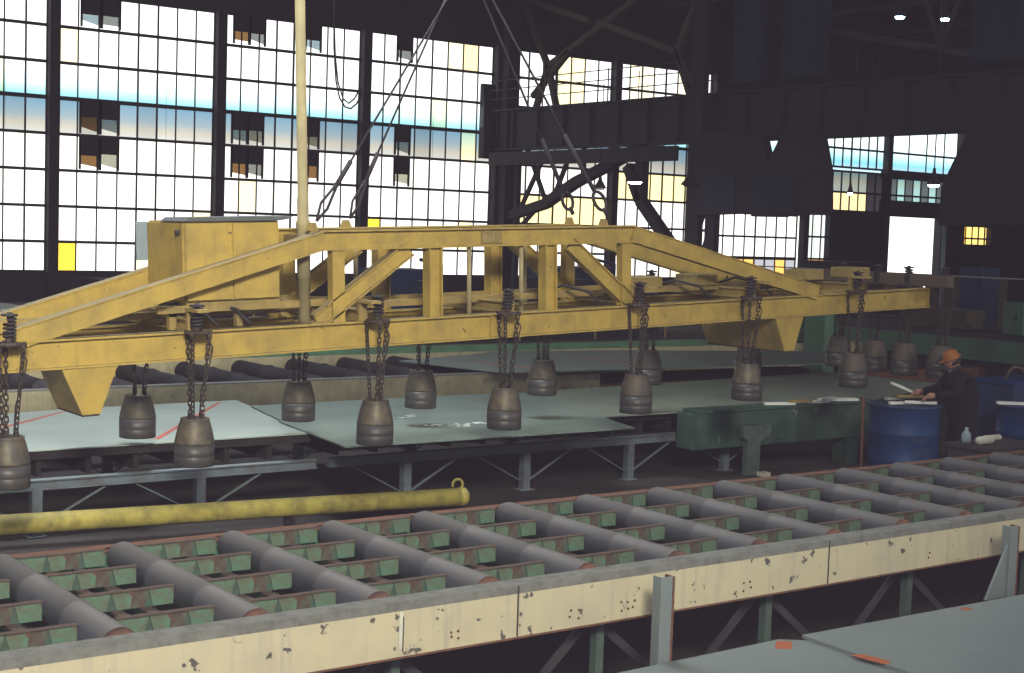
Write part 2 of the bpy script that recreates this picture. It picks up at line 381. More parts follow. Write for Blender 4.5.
# roof trusses across the hall
def truss_mb(x, y0, y1, zb, zt, step=2.9):
    m = MB(); m.beam((x, y0, zb), (x, y1, zb), 0.16, 0.2); m.beam((x, y0, zt), (x, y1, zt), 0.16, 0.2)
    y = y0; k = 0
    while y < y1 - 0.1:
        yn = min(y + step, y1)
        m.beam((x, y, zb if k % 2 else zt), (x, yn, zt if k % 2 else zb), 0.1, 0.12); m.beam((x, yn, zb), (x, yn, zt), 0.1, 0.1)
        y = yn; k += 1
    return m
ti = 30
for x in (COLX[2], COLX[4], COLX[5], COLX[6], COLX[7], COLX[8]):
    struct(truss_mb(x, 0, 47.6, 12.1, 14.6).build('trim_%d' % ti, ROOFM)); ti += 1
for y in (38.0, 28.0, 20.0):
    m = MB(); m.beam((20, y, 12.6), (80, y, 12.6), 0.16, 0.2)
    for k in range(10):
        m.beam((20 + 6 * k, y, 14.8), (23 + 6 * k, y, 12.6), 0.1, 0.1); m.beam((23 + 6 * k, y, 12.6), (26 + 6 * k, y, 14.8), 0.1, 0.1)
    struct(m.build('trim_%d' % ti, ROOFM)); ti += 1

# the heavy plate girder and lattice bracing spanning the hall
GX = 34.0
t = thing('plate_girder', 'huge dark riveted plate girder crossing the hall above the spreader beam', 'girder', (GX, 30, 5.9))
def loc(p): return (p[0] - GX, p[1] - 30, p[2] - 5.9)
m = MB().box(-0.18, -0.12, -26, 17.1, 0.05, 1.5).box(-0.35, 0.35, -26, 17.1, 1.5, 1.58).box(-0.35, 0.35, -26, 17.1, 0, 0.07)
m.box(0.12, 0.18, -26, 17.1, 0.05, 1.5)
k = -26.0
while k < 17.1: m.box(-0.30, -0.18, k, k + 0.06, 0.07, 1.5); k += 1.55
m.build('girder_web', HAZEG, t)
MB().beam((-0.5, 6.3, -0.35), (-0.5, 17, -0.35), 0.12, 0.5).build('lower_rail', HAZEG, t)
m = MB()
for z in (1.95, 2.3, 2.65): m.tube([(-0.5, -26, z), (-0.5, 17.1, z)], 0.02, 5)
for k in range(15): m.tube([(-0.5, -26 + 3 * k, 1.55), (-0.5, -26 + 3 * k, 2.7)], 0.025, 5)
m.build('handrail', SHAFT, t)
m = MB()
for a, q in (((46.6, 3.3), (44.0, 3.85)), ((44.0, 3.85), (42.2, 4.65)), ((42.2, 4.65), (40.8, 5.1)), ((40.8, 5.1), (38.5, 5.9)), ((38.6, 5.6), (38.6, 4.0)), ((39.3, 5.2), (38.6, 4.0)), ((38.6, 4.0), (37.5, 3.0)), ((37.5, 3.0), (35.9, 1.5))):
    m.beam(loc((GX, *a)), loc((GX, *q)), 0.35, 0.34, up=(1, 0, 0))
for a, q in (((45.2, 5.9), (43.9, 3.8)), ((44.0, 5.9), (45.6, 3.6)), ((45.8, 5.9), (45.8, 3.5)), ((42.5, 5.9), (43.5, 4.1)), ((46.6, 2.2), (44.5, 3.7)), ((41.8, 5.9), (41.8, 4.8))):
    m.beam(loc((GX, *a)), loc((GX, *q)), 0.14, 0.13, up=(1, 0, 0))
m.build('arched_brace', SHAFT, t)
# column at its wall end, with the operator cab box
t2 = thing('girder_column', 'thick dark steel column at the left end of the plate girder', 'column', (GX, 46.6, 0))
MB().ibeam((0, 0, 0), (0, 0, 12.5), 0.55, 0.7, 0.05, up=(0, 1, 0), web=0.6).build('shaft', SHAFT, t2)
MB().beam((0, -0.8, 0), (0, -0.8, 6), 0.2, 0.2).build('side_post', SHAFT, t2)
cb = thing('control_cabin', 'grey green control box fixed to the tall column beside the big window', 'cabin', (33.6, 47.35, 5.6))
MB().prism([(-0.05, 0.0), (0.30, 0.0), (0.30, 2.9), (0.10, 2.9), (-0.05, 1.9)], 'x', -0.2, 0.4).build('shell', HAZEG, cb)
MB().box(-0.22, -0.20, 0.0, 0.25, 1.2, 2.0).build('window_panel', TABLE, cb)

# knee braces of the roof seen above the girder
t = thing('roof_knee_brace', 'branching dark roof knee brace above the plate girder, left of centre', 'brace', (GX + 0.6, 40, 9))
def kb(pairs, root, w=0.22):
    m = MB()
    for a, q in pairs: m.beam((0, a[0] - 40, a[1] - 9), (0, q[0] - 40, q[1] - 9), w, w, up=(1, 0, 0))
    return m.build('brace_arm', BROWNS, root)
kb([((47.2, 12.4), (44.9, 9.1)), ((44.9, 9.1), (39.0, 11.5)), ((44.9, 9.1), (45.6, 7.5)), ((44.9, 9.1), (44.3, 7.5)), ((43.6, 9.6), (45.8, 8.0))], t, 0.2)
kb([((42.0, 10.5), (37.7, 9.1)), ((37.7, 9.1), (36.4, 7.5)), ((37.7, 9.1), (36.5, 11.3)), ((37.7, 9.1), (36.9, 7.5)), ((42.5, 10.6), (46.5, 11.8))], t, 0.22)
tr = thing('roof_truss_chord', 'dull brown truss chord with fanning struts at the upper right', 'truss', (GX, 28, 8.6))
m = MB().beam((0, 3.6, 0.75), (0, -2.6, -0.55), 0.2, 0.22, up=(1, 0, 0)); m.build('chord', BROWNS, tr)
m = MB()
for yy in (-2.5, -1.7, -0.9): m.beam((0, -1.7, -0.3), (0, yy, 1.5), 0.1, 0.1, up=(1, 0, 0))
m.build('strut', BROWNS, tr)

# bluish hanging posts above the girder
for lab, ya, yb in (('wide bluish post above the girder, left one above the hanging hoppers', 32.1, 33.3), ('wide bluish post above the girder, right one above the hanging hoppers', 29.8, 31.25), ('wide bluish post at the upper right corner', 23.1, 24.5)):
    o = MB().box(32.9, 33.4, ya, yb, 7.62, 14.75).box(32.88, 32.9, ya + 0.1, ya + 0.2, 7.7, 14.6).box(32.88, 32.9, yb - 0.2, yb - 0.1, 7.7, 14.6).build('hall_post', DARKB)
    tag(o, lab, 'post', 'bluish posts above the plate girder')
# dark twin hoppers hanging in front of the girder
HX0, HX1 = -0.4, 0.0
t = thing('hanging_hopper', 'large dark hanging hopper pair under the girder, in front of the windows', 'hopper', (33.0, 31.6, 3.53))
def hp(P): return [(y - 31.6, z - 3.53) for y, z in P]
MB().prism(hp([(34.35, 6.1), (31.69, 5.94), (31.40, 5.09), (31.40, 4.85), (34.25, 4.86)]), 'x', HX0 + 0.04, HX1).build('hopper_funnel', SHAFT, t)
MB().prism(hp([(30.87, 5.92), (29.38, 5.87), (29.08, 4.85), (31.38, 4.85), (31.38, 5.09)]), 'x', HX0 + 0.04, HX1).build('hopper_funnel', SHAFT, t)
MB().prism(hp([(34.28, 4.86), (29.08, 4.85), (29.0, 3.56), (30.7, 3.56), (30.75, 3.48), (31.9, 3.48), (31.95, 3.58), (34.28, 3.5)]), 'x', HX0, HX1).build('skirt', SHAFT, t)
MB().box(HX0 - 0.03, HX0, 1.05, 2.55, 0.12, 1.26).build('side_panel', DARKB, t)
MB().box(HX0 - 0.03, HX0, -1.5, 0.45, 0.12, 1.24).build('side_panel', DARKB, t)
t = thing('hanging_hood', 'dark ribbed tapering hood hanging at the far right under the girder', 'hood', (33.0, 24.0, 3.33))
hd_ = [(y - 24.0, z - 3.33) for y, z in ((24.96, 3.33), (22.2, 3.37), (22.2, 5.9), (24.23, 5.76), (24.96, 4.35))]
MB().prism(hd_, 'x', HX0, HX1).build('hood_shell', SHAFT, t)
m = MB()
for k in range(9): m.box(HX0 - 0.03, HX0, -1.7, 0.93 - (0 if k < 4 else (k - 3.5) * 0.14), 0.10 + 0.26 * k, 0.15 + 0.26 * k)
m.build('rib', DARK, t)

# tall laced column in mid hall, in front of the girder
def lattice_col(x, y, h, lab, gap=-0.85, wdt=0.30):
    t = thing('lattice_column', lab, 'column', (x, y, 0), 'tall laced columns')
    MB().box(-0.12, 0.12, -wdt, wdt, 0, h).build('shaft', SHAFT, t)
    MB().box(-0.12, 0.12, gap - 0.22, gap + 0.22, 0, h * 0.42).build('shaft', SHAFT, t)
    m = MB()
    for k in range(int(h * 0.42)):
        m.beam((0, -wdt, k * 1.0), (0, gap + 0.2, k + 1.0), 0.05, 0.06); m.beam((0, -wdt, k * 1.0), (0, gap + 0.2, k * 1.0), 0.05, 0.05)
    m.build('lacing', SHAFT, t)
lattice_col(33.2, 35.05, 14.7, 'dark tall laced column in front of the girder, left of the hanging hoppers')

# lamps
def lamp(x, y, z, lab, mat, r=0.25, hang=2.0, group='hall lamps'):
    t = thing('pendant_lamp', lab, 'lamp', (x, y, z), group)
    MB().lathe([(r * 1.15, 0.0), (r * 0.9, 0.08), (r * 0.35, 0.25), (r * 0.2, 0.4), (0.0, 0.4)], n=16).build('lamp_shade', DARK, t)
    MB().lathe([(0.0, -0.06), (r * 0.7, -0.05), (r * 0.95, 0.0), (r * 0.5, 0.06), (0, 0.07)], n=12).build('bulb', mat, t)
    MB().tube([(0, 0, 0.38), (0, 0, 0.4 + hang)], 0.015, 5).build('cord', DARK, t)
lamp(30.0, 24.5, 8.5, 'small lit bluish lamp near the roof, left one of the upper right pair', LAMP_W, 0.13, 6)
lamp(30.0, 23.12, 8.32, 'small lit bluish lamp near the roof, right one of the upper right pair', LAMP_W, 0.12, 6)
lamp(29.0, 22.42, 4.23, 'small lit bluish lamp in front of the windows above the bright doorway', LAMP_W, 0.15, hang=4)
lamp(30.0, 25.83, 4.08, 'tiny bluish lamp in front of the yellowish window row left of the doorway', LAMP_W, 0.07, hang=4)
lamp(30.0, 34.36, 4.42, 'bright pinkish lamp glowing above the right end of the spreader truss', LAMP_P, 0.24, hang=3)
lamp(30.0, 36.03, 4.24, 'unlit wide shaded lamp left of the bright pinkish lamp', WHITEP, 0.18, hang=3)
lamp(30.0, 31.9, 4.32, 'unlit shaded lamp right of the bright pinkish lamp', DARK, 0.25, hang=3)

# ================================================================== FRONT ROLLER CONVEYOR
RX0, RS = 3.281, 0.704
conv = thing('roller_conveyor', 'long steel roller conveyor with cream side beam across the foreground', 'conveyor', (0, 7.3, 0))
def C(y): return y - 7.3
# near side beam: cream face, worn grey top
XA, XB = -0.6, 22.0
m = MB()
m.mat(CREAM).box(XA, XB, C(6.10), C(6.125), 0.657, 0.890)
m.mat(WORN).box(XA, XB, C(6.099), C(6.125), 0.890, 0.936).box(XA, XB, C(6.125), C(6.22), 0.920, 0.936)
m.mat(RUST).box(XA, XB, C(6.10), C(6.38), 0.645, 0.657)
side = m.build('side_beam', None, conv)
m = MB()
x = 3.15
m.mat(DARK)
for x in (4.62, 7.05, 9.6, 12.3): m.box(x, x + 0.008, C(6.096), C(6.101), 0.66, 0.93)
bp = MB().mat(RUST)
for x in (4.2, 4.25, 4.98, 5.04, 5.34, 5.40, 5.44, 6.30, 6.36, 8.05, 10.2, 10.26):
    for z in (0.71, 0.745):
        bp.lathe([(0, -0.004), (0.006, -0.004), (0.0075, 0), (0, 0.001)], c=(x + random.uniform(-.01, .01), C(6.098), z + random.uniform(-.01, .01)), n=8, axis='y')
bp.build('bolt_heads', None, side)
m.build('seam', None, side)
MB().mat(WHITEP).box(3.885, 3.905, C(6.096), C(6.101), 0.70, 0.885).mat(DARK).box(3.907, 3.912, C(6.096), C(6.101), 0.68, 0.86).build('paint_drip', None, side)
MB().mat(GREENF).box(XA, XB, C(8.30), C(8.34), 0.55, 0.84).mat(RUST).box(XA, XB, C(8.28), C(8.42), 0.825, 0.84).build('side_beam', None, conv)
# rollers
m = MB()
prof = [(0.02, 0.0), (0.07, 0.0), (0.072, 0.03), (0.094, 0.05), (0.094, 0.55), (0.099, 0.56), (0.099, 0.585), (0.094, 0.595), (0.094, 1.18), (0.100, 1.19), (0.100, 1.22), (0.094, 1.23), (0.094, 1.78), (0.080, 1.82), (0.05, 1.84), (0.0, 1.845)]
m.mat(ROLL).lathe(prof, n=24, axis='y')
m.mat(RUST).lathe([(0.08, -0.02), (0.085, 0.0), (0.0935, 0.045)], n=24, axis='y')
r0 = m.build('roller', None, conv); r0.location = (RX0 - 2 * RS, C(6.42), 0.806)
rn = 21
for k in range(-1, rn - 2):
    o = kid(r0, conv, loc=(RX0 + (k - 0) * RS, C(6.42), 0.806), rot=(0, random.uniform(0, 6), 0))
r0.location = (RX0 - 2 * RS, C(6.42), 0.806)
# longitudinal support rails between the rollers, with gussets
def rail_mesh():
    m = MB().mat(RAILTOP); Lr = RS - 0.19
    m.box(0, Lr, -0.016, 0.016, -0.004, 0.004)
    m.mat(GREENS).box(0, Lr, 0.002, 0.008, -0.10, -0.004)
    m.mat(GREEN)
    for (p, q, d1, d2) in ((0.0, 0.17, 0.0, 0.028), (0.172, 0.285, 0.028, 0.01), (0.375, 0.513, 0.025, 0.0)):
        m.prism([(p, -0.004), (q, -0.004), (q - d2, -0.098), (p + d1, -0.098)], 'y', -0.006, 0.002)
    m.mat(RUSTG).prism([(0.285, -0.004), (0.375, -0.004), (0.35, -0.098), (0.275, -0.098)], 'y', -0.0055, 0.002)
    return m
m = rail_mesh(); b0 = m.build('support_rail', None, conv)
first = True
for g in range(-2, 17):
    for j, y in enumerate((8.22, 7.745, 7.235, 6.74)):
        l = (RX0 + g * RS + 0.09, C(y), 0.862)
        if first: b0.location = l; first = False
        else: kid(b0, conv, loc=l)
m = MB().mat(RAILTOP).box(-0.03, 0.03, C(6.4), C(8.3), -0.012, 0.0).mat(GREEN).box(-0.008, 0.008, C(6.4), C(8.3), -0.07, -0.01)
c0_ = m.build('tie_bar', None, conv); c0_.location = (RX0 - 2 * RS + 0.30, 0, 0.755)
for g in range(-2, 18):
    for dx in (0.30, 0.46):
        if g == -2 and dx == 0.30: continue
        kid(c0_, conv, loc=(RX0 + g * RS + dx, 0, 0.755))
# tray underneath
MB().box(XA, XB, C(6.45), C(8.25), 0.675, 0.685).build('bed_tray', TRAY, conv)
# legs and bracing
m = MB().box(-0.028, 0.028, -0.028, 0.028, 0, 0.655).box(-0.07, 0.07, -0.06, 0.06, 0, 0.012)
lg = m.build('leg', LEGG, conv); lg.location = (5.35, C(6.3), 0)
for k in range(-3, 9):
    for y in (6.3, 8.2):
        if k == 0 and y == 6.3: continue
        kid(lg, conv, loc=(5.35 + 1.37 * k, C(y), 0))
m = MB()
for k in range(-3, 8):
    x = 5.35 + 1.37 * k
    m.beam((x, C(6.34), 0.60), (x + 0.68, C(6.34), 0.06), 0.02, 0.05); m.beam((x + 1.33, C(6.34), 0.60), (x + 0.70, C(6.34), 0.06), 0.02, 0.05)
m.build('bracing', DARK, conv)

# foreground stanchions
def stanchion(x, lab, top=0.945):
    t = thing('channel_post', lab, 'post', (x, 5.86, 0), 'channel posts standing against the front conveyor')
    m = MB().mat(PLATEF).box(-0.05, 0.035, -0.035, -0.025, 0, top).box(-0.05, -0.042, -0.03, 0.035, 0, top)
    m.mat(RUST).box(0.035, 0.052, -0.036, 0.035, 0, top - 0.004)
    m.build('channel', None, t, bevel=0.004)
    MB().box(-0.12, 0.12, -0.09, 0.09, 0, 0.012).build('base_plate', PLATEF, t)
    return t
stanchion(5.44, 'grey steel channel post with rusty edge standing below middle of cream beam')
t = stanchion(8.60, 'grey steel channel post at the right edge against the cream beam', 0.93)
MB().prism([(-0.26, 0.45), (-0.05, 0.45), (-0.05, 0.8)], 'y', -0.02, 0.0).build('gusset', PLATEF, t)

# foreground plates
t = thing('steel_plate', 'long grey steel plate in the lower right corner with orange marks', 'plate', (8.5, 4.6, 0.5), 'grey plates in the lower right corner')
m = MB().mat(PLATEF).prism([(-2.05, 1.15), (3.5, 1.0), (3.5, -2.4), (-2.25, -2.4)], 'z', -0.02, 0.0); m.build('sheet', None, t)
def sq(x0, x1, y0, y1): return MB().box(x0, x1, y0, y1, 0.0, 0.002)
m = sq(-0.68, -0.61, 1.02, 1.07); m.build('orange_mark', ORM, t)
m = MB().prism([(-2.13, 0.72), (-2.05, 0.70), (-2.02, 0.52), (-2.10, 0.50)], 'z', 0.0, 0.002); m.build('orange_mark', ORM, t)
t = thing('steel_plate', 'grey steel plate under the long one, cut corner, bottom right', 'plate', (5.4, 4.6, 0.478), 'grey plates in the lower right corner')
MB().prism([(-0.65, 1.18), (0.92, 1.21), (1.06, 1.10), (1.06, -2.4), (-0.9, -2.4)], 'z', -0.015, 0.0).build('sheet', PLATEF, t)
MB().prism([(0.75, 1.08), (0.87, 1.18), (0.95, 1.13), (0.83, 1.03)], 'z', 0.0, 0.002).build('orange_mark', ORM, t)
# trestles bearing them
for x, lab in ((5.6, 'dark trestle under the left foreground plate'), (9.2, 'dark trestle under the right foreground plate')):
    m = MB().box(-0.05, 0.05, -1.6, 1.0, 0.38, 0.46)
    for y in (-1.5, 0.9): m.box(-0.04, 0.04, y - 0.04, y + 0.04, 0, 0.38)
    tag(m.build('trestle', DARK, loc=(x, 4.6, 0)), lab, 'trestle')

# ================================================================== YELLOW PIPE ON THE FLOOR
t = thing('steel_pipe', 'long dirty yellow pipe lying between the conveyor and the plate table', 'pipe', (3.85, 12.285, 0.2), rot=(0, 0, -0.1465))
MB().tube([(-5, 0, 0), (0, 0, 0), (4.28, 0, 0)], 0.088, 16).build('pipe_body', PIPE, t)
m = MB().lathe([(0.082, 0), (0.092, 0.01), (0.092, 0.07), (0.06, 0.10), (0.0, 0.11)], c=(4.26, 0, 0), n=16, axis='x'); m.build('end_cap', PIPE, t)
m = MB().tube([(4.25 + 0.055 * cos(a), 0, 0.12 + 0.055 * sin(a)) for a in [pi * k / 8 for k in range(-2, 10)]], 0.014, 6); m.build('hook', PIPE, t)
rb = MB().box(-0.06, 0.06, -0.16, 0.16, -0.2, -0.081).build('rest_block', DARK, t, loc=(-3, 0, 0))
for x in (-0.2, 2.6): kid(rb, t, loc=(x, 0, 0))
# chain heap beside the conveyor
m = MB()
for k in range(70):
    x = 1.2 + k * 0.045; a = random.uniform(0, pi)
    pts = [(x + 0.035 * cos(q) * cos(a), 8.62 + random.uniform(-.05, .05) + 0.035 * cos(q) * sin(a), 0.66 + 0.02 * sin(q) + 0.012 * (k % 2)) for q in [2 * pi * i / 8 for i in range(8)]]
    m.tube(pts, 0.010, 5, closed=True)
m.box(0.8, 4.5, 8.5, 8.75, 0.60, 0.635)
tag(m.build('chain', CHAIN), 'heavy dark chain lying along the far side of the front conveyor', 'chain', kind='stuff')
tag(MB().box(-.1, 4.6, -0.11, 0.11, 0, 0.6).build('low_bench', DARK, loc=(0.3, 8.62, 0)), 'low dark bench carrying the heavy chain behind the front conveyor', 'bench')

# ================================================================== PLATE TABLE
def table(x0, x1, legs, lab, y0=12.6, y1=14.9):
    t = thing('plate_table', lab, 'table', (x0, y0, 0), 'low steel tables carrying the plates')
    Lx = x1 - x0
    for yy, nmn in ((0, 'r'), (y1 - y0, 'b')):
        MB().ibeam((0, yy, 0.46), (Lx, yy, 0.46), 0.1, 0.09, 0.012).build('rail', TABLE, t)
        for lx in legs:
            MB().box(lx - x0 - 0.045, lx - x0 + 0.045, yy - 0.045, yy + 0.045, 0, 0.415).box(lx - x0 - 0.09, lx - x0 + 0.09, yy - 0.07, yy + 0.07, 0, 0.012).build('leg', TABLE, t)
        m = MB()
        for lx in legs:
            for sgn in (-1, 1): m.beam((lx - x0 + sgn * 0.05, yy, 0.10), (lx - x0 + sgn * 0.62, yy, 0.40), 0.012, 0.035, up=(0, 1, 0))
        m.build('diagonal_brace', TABLE, t)
    m = MB(); x = 0.15
    while x < Lx: m.box(x, x + 0.05, 0.15, y1 - y0 + 0.05, 0.505, 0.735); x += 0.45
    m.box(0, Lx, 0.10, 0.15, 0.66, 0.735).box(0, Lx, y1 - y0 - 0.1, y1 - y0, 0.66, 0.735)
    m.build('bearer', SHADEK, t)
    return t
table(1.9, 7.0, (2.72, 4.25, 5.78), 'left low steel table with diagonal braces under the palest plate')
table(7.15, 14.9, (8.05, 9.58, 11.07, 12.6), 'right low steel table with diagonal braces under the grey plates')
t = thing('steel_plate', 'palest steel plate on the left end of the table, red lines drawn across it', 'plate', (4.6, 13.9, 0.75), 'plates lying on the low table')
MB().mat(PLATE).prism([(-3.4, -1.25), (2.45, -1.2), (2.9, 1.5), (0.9, 1.4), (-0.2, 1.15), (-3.6, 1.0)], 'z', -0.012, 0).build('sheet', None, t)
m = MB().prism([(-1.0, 0.0), (-0.06, 0.3), (0.95, 1.35), (0.93, 1.37), (-0.10, 0.35), (-1.02, 0.02)], 'z', 0, 0.002); m.build('red_line', REDM, t)
m = MB().prism([(0.85, -1.0), (2.62, 1.38), (2.65, 1.36), (0.9, -1.02)], 'z', 0, 0.002); m.build('red_line', REDM, t)
t = thing('steel_plate', 'dark grey steel plate with chalk writing in the middle of the table', 'plate', (8.8, 13.1, 0.768), 'plates lying on the low table')
MB().mat(PLATE2).prism([(-2.0, -1.43), (1.47, -1.49), (2.45, 1.62), (0.9, 1.72), (-1.45, 1.62), (-1.7, 0.4), (-1.75, 0.38)], 'z', -0.014, 0).build('sheet', None, t)
m = MB()
random.seed(11)
def scribble(m, x, y, n, dx, h, ang):
    for k in range(n):
        px, py = x + k * dx * cos(ang), y + k * dx * sin(ang)
        pts = []
        for i in range(4):
            u, v = random.uniform(0, dx * 0.8), random.uniform(0, h)
            pts.append((px + u * cos(ang) - v * sin(ang), py + u * sin(ang) + v * cos(ang)))
        for i in range(3):
            a, q = Vector((*pts[i], 0.001)), Vector((*pts[i + 1], 0.001))
            if (q - a).length > 0.01: m.beam(a, q, 0.034, 0.002)
scribble(m, -0.62, -0.42, 7, 0.085, 0.13, -0.62)
scribble(m, -0.20, -0.62, 9, 0.085, 0.16, -0.05)
scribble(m, -0.42, 0.05, 5, 0.08, 0.12, 0.5)
m.build('chalk_writing', CHALK, t)
t = thing('steel_plate', 'olive grey steel plate on the right part of the table near the dark worker', 'plate', (13.5, 13.8, 0.752), 'plates lying on the low table')
MB().mat(PLATE3).prism([(-3.0, -1.25), (1.7, -1.25), (4.6, -0.2), (4.3, 1.75), (-2.2, 1.1)], 'z', -0.012, 0).build('sheet', None, t)

# dark green machine base
t = thing('cutting_machine', 'dark green steel machine base with a short leg beside the blue drum', 'machine', (11.72, 12.38, 0))
MB().box(0, 3.22, -0.15, 0.15, 0.34, 0.765).build('body', GREENK, t, bevel=0.02)
MB().box(0.10, 3.2, -0.17, 0.16, 0.765, 0.80).build('top_plate', GREENK, t, bevel=0.008)
MB().prism([(0.72, 0.60), (1.20, 0.60), (1.18, 0.46), (1.02, 0.40), (1.02, 0.0), (0.80, 0.0), (0.80, 0.42), (0.72, 0.46)], 'y', -0.24, -0.152).build('leg', LEGG, t, bevel=0.01)
MB().box(0.97, 1.08, -0.36, -0.24, 0.0, 0.05).build('foot', WHITEP, t)
MB().box(0.0, 0.10, -0.19, -0.152, 0.4, 0.80).build('end_bracket', GREENK, t)
MB().box(2.7, 2.9, -0.12, 0.12, 0, 0.34).build('leg', GREENK, t)

def offcut(x, y, z, l, w, ang, lab, tilt=0.0, grp=None, mat=BRIGHT):
    o = MB().box(-l / 2, l / 2, -w / 2, w / 2, 0, 0.03).build('metal_offcut', mat, loc=(x, y, z))
    o.rotation_euler = (0, tilt, ang); return tag(o, lab, 'offcut', grp)
G1 = 'pale offcuts on the green machine base'
offcut(13.22, 12.32, 0.802, 0.40, 0.07, -0.30, 'bright pale offcut, leftmost on the green machine base', grp=G1)
offcut(13.50, 12.24, 0.833, 0.36, 0.05, -0.1, 'short dull offcut overlapping the leftmost one on the green base', grp=G1, mat=YELD)
offcut(13.80, 12.32, 0.802, 0.50, 0.07, -0.15, 'long pale offcut in the middle of the green machine base', grp=G1)
offcut(14.02, 12.28, 0.833, 0.35, 0.06, 0.2, 'pale offcut crossing the middle one on the green base', grp=G1)
offcut(14.38, 12.34, 0.802, 0.42, 0.11, -0.3, 'wide bright offcut behind the blue drum, rightmost on the green base', grp=G1)

# ================================================================== SECOND AND FURTHER CONVEYORS
t = thing('roller_conveyor', 'second roller conveyor with dull cream side beam behind the plate table', 'conveyor', (0, 15.7, 0))
XC0, XC1 = 1.0, 11.9
m = MB().mat(CREAMD).box(XC0, XC1, 0, 0.03, 0.42, 0.90).mat(WORN).box(XC0, XC1, 0, 0.16, 0.90, 0.915); m.build('side_beam', None, t)
m = MB().mat(RUST).box(XC1, 22, 0, 0.03, 0.45, 0.62).mat(CREAMD).box(XC1, 13.2, 0.0, 0.03, 0.62, 0.85).mat(RUST).box(13.2, 22, 0, 0.03, 0.62, 0.70); m.build('side_beam', None, t)
m = MB().lathe([(0.05, 0), (0.13, 0.02), (0.13, 0.7), (0.145, 0.71), (0.145, 0.76), (0.13, 0.77), (0.13, 1.5), (0.145, 1.52), (0.13, 1.56), (0.13, 2.4), (0.05, 2.45), (0, 2.46)], n=16, axis='y')
r1 = m.build('roller', DARK, t); r1.location = (1.6, 0.25, 0.78)
for k in range(1, 13): kid(r1, t, loc=(1.6 + 0.82 * k, 0.25, 0.78), rot=(0, k * 1.3, 0))
MB().box(XC0, 22, 2.75, 2.85, 0.5, 0.92).build('side_beam', CREAMD, t)
for x in (2, 5, 8, 11, 14, 17, 20):
    for y in (0.03, 2.6): MB().box(x, x + 0.15, y, y + 0.13, 0, 0.5).build('leg', DARK, t)
# short dark rollers under the rear plate
m = MB()
for k in range(46): m.tube([(11.95 + 0.125 * k, 0.1, 0.74), (11.95 + 0.125 * k, 0.6, 0.74)], 0.045, 8)
o = m.build('roller_bank', DARK, t); o['kind'] = 'stuff'
t = thing('steel_plate', 'long grey plate with red marks on the rear conveyor behind the magnets', 'plate', (13.5, 15.9, 0.945), 'plates on the rear conveyor')
MB().mat(PLATE2).prism([(-2.15, -0.45), (-0.5, -0.5), (3.8, -0.8), (6.2, 0.7), (1.6, 2.1), (-0.2, 2.3), (-2.6, 1.4)], 'z', -0.015, 0).build('sheet', None, t)
m = MB()
for (x, y) in ((-1.3, 0.1), (0.6, 0.2), (3.1, 0.2)):
    m.beam((x, y - 0.4, 0.001), (x - 0.30, y + 0.9, 0.001), 0.06, 0.002); m.beam((x + 0.1, y - 0.3, 0.001), (x + 0.25, y + 0.3, 0.001), 0.04, 0.002)
m.build('red_mark', REDM, t)
m = MB()
for x in (-2.0,): m.box(x, x + 0.2, 0.0, 0.95, -0.024, -0.016)
m.build('packing_strip', DARK, t)
# green cutting-machine bed further back
t = thing('green_bed', 'long faded green machine bed along the hall behind the rear plates', 'machine', (8, 20.3, 0))
MB().box(0, 14, 0, 0.2, 0.15, 0.85).build('bed_beam', GREENF, t)
MB().box(0, 14, 0.2, 1.6, 0.6, 0.755).build('bed_top', DARK, t)
for x in (0.5, 4, 8, 12, 13.6): MB().box(x, x + 0.3, -0.02, 0.4, 0, 0.6).build('leg', GREENF, t)
t = thing('green_platform', 'faded green platform edge crossing the right side behind the worker', 'platform', (22, 12, 0))
MB().box(0, 0.25, 0, 9.3, 0.80, 1.16).build('edge_beam', GREENF, t)
MB().box(0.25, 4, 0, 9.3, 1.1, 1.16).build('deck', DARK, t)
for y in (0.5, 3.5, 6.5, 9.0): MB().box(0.05, 0.2, y, y + 0.15, 0, 0.8).build('leg', DARK, t)
t = thing('green_block', 'pale green upright post under the right end of the spreader beam', 'post', (20.5, 18.2, 0))
MB().box(-0.15, 0.15, -0.25, 0.25, 0, 1.75).build('post_body', GREENF, t, bevel=0.02)
MB().box(-0.2, 0.2, -0.3, 0.3, 0, 0.1).build('foot', GREENF, t)

# distant blue cabinets, green bins and rails on the right
def cabinet(x, y, w, d, h, mat, lab, cat, z=0.0, grp=None, name='machine_cabinet'):
    t = thing(name, lab, cat, (x, y, z), grp)
    MB().box(-w / 2, w / 2, -d / 2, d / 2, 0, h).build('cabinet_body', mat, t, bevel=0.02)
    MB().box(-w / 2 - 0.02, -w / 2, -d / 2 + 0.08, d / 2 - 0.08, 0.1, h - 0.1).build('door', mat, t, bevel=0.01)
    MB().box(-w / 2 - 0.04, -w / 2 - 0.02, -d / 2 + 0.12, -d / 2 + 0.16, h * 0.45, h * 0.6).build('handle', DARK, t)
    return t
cabinet(30.0, 21.7, 0.7, 0.62, 2.3, BLUEK, 'tall dark blue machine cabinet below the small yellow window', 'cabinet')
cabinet(30.5, 20.0, 0.7, 1.3, 1.9, DARK, 'wide black machine cabinet right of the dark blue one', 'cabinet')
cabinet(28.0, 18.2, 0.6, 0.9, 2.9, BLUEK, 'tall dim blue cabinet close to the right edge', 'cabinet')
cabinet(25, 17.15, 0.5, 0.36, 0.42, GREENF, 'small pale green box on the platform, left of the bigger one', 'box', 1.16, name='green_box')
cabinet(24.2, 16.55, 0.5, 0.45, 0.62, GREENF, 'pale green box on the platform near the right edge', 'box', 1.16, name='green_box')
t = thing('brown_bin', 'low brownish bin on the platform behind the worker', 'bin', (24.5, 18.5, 1.16))
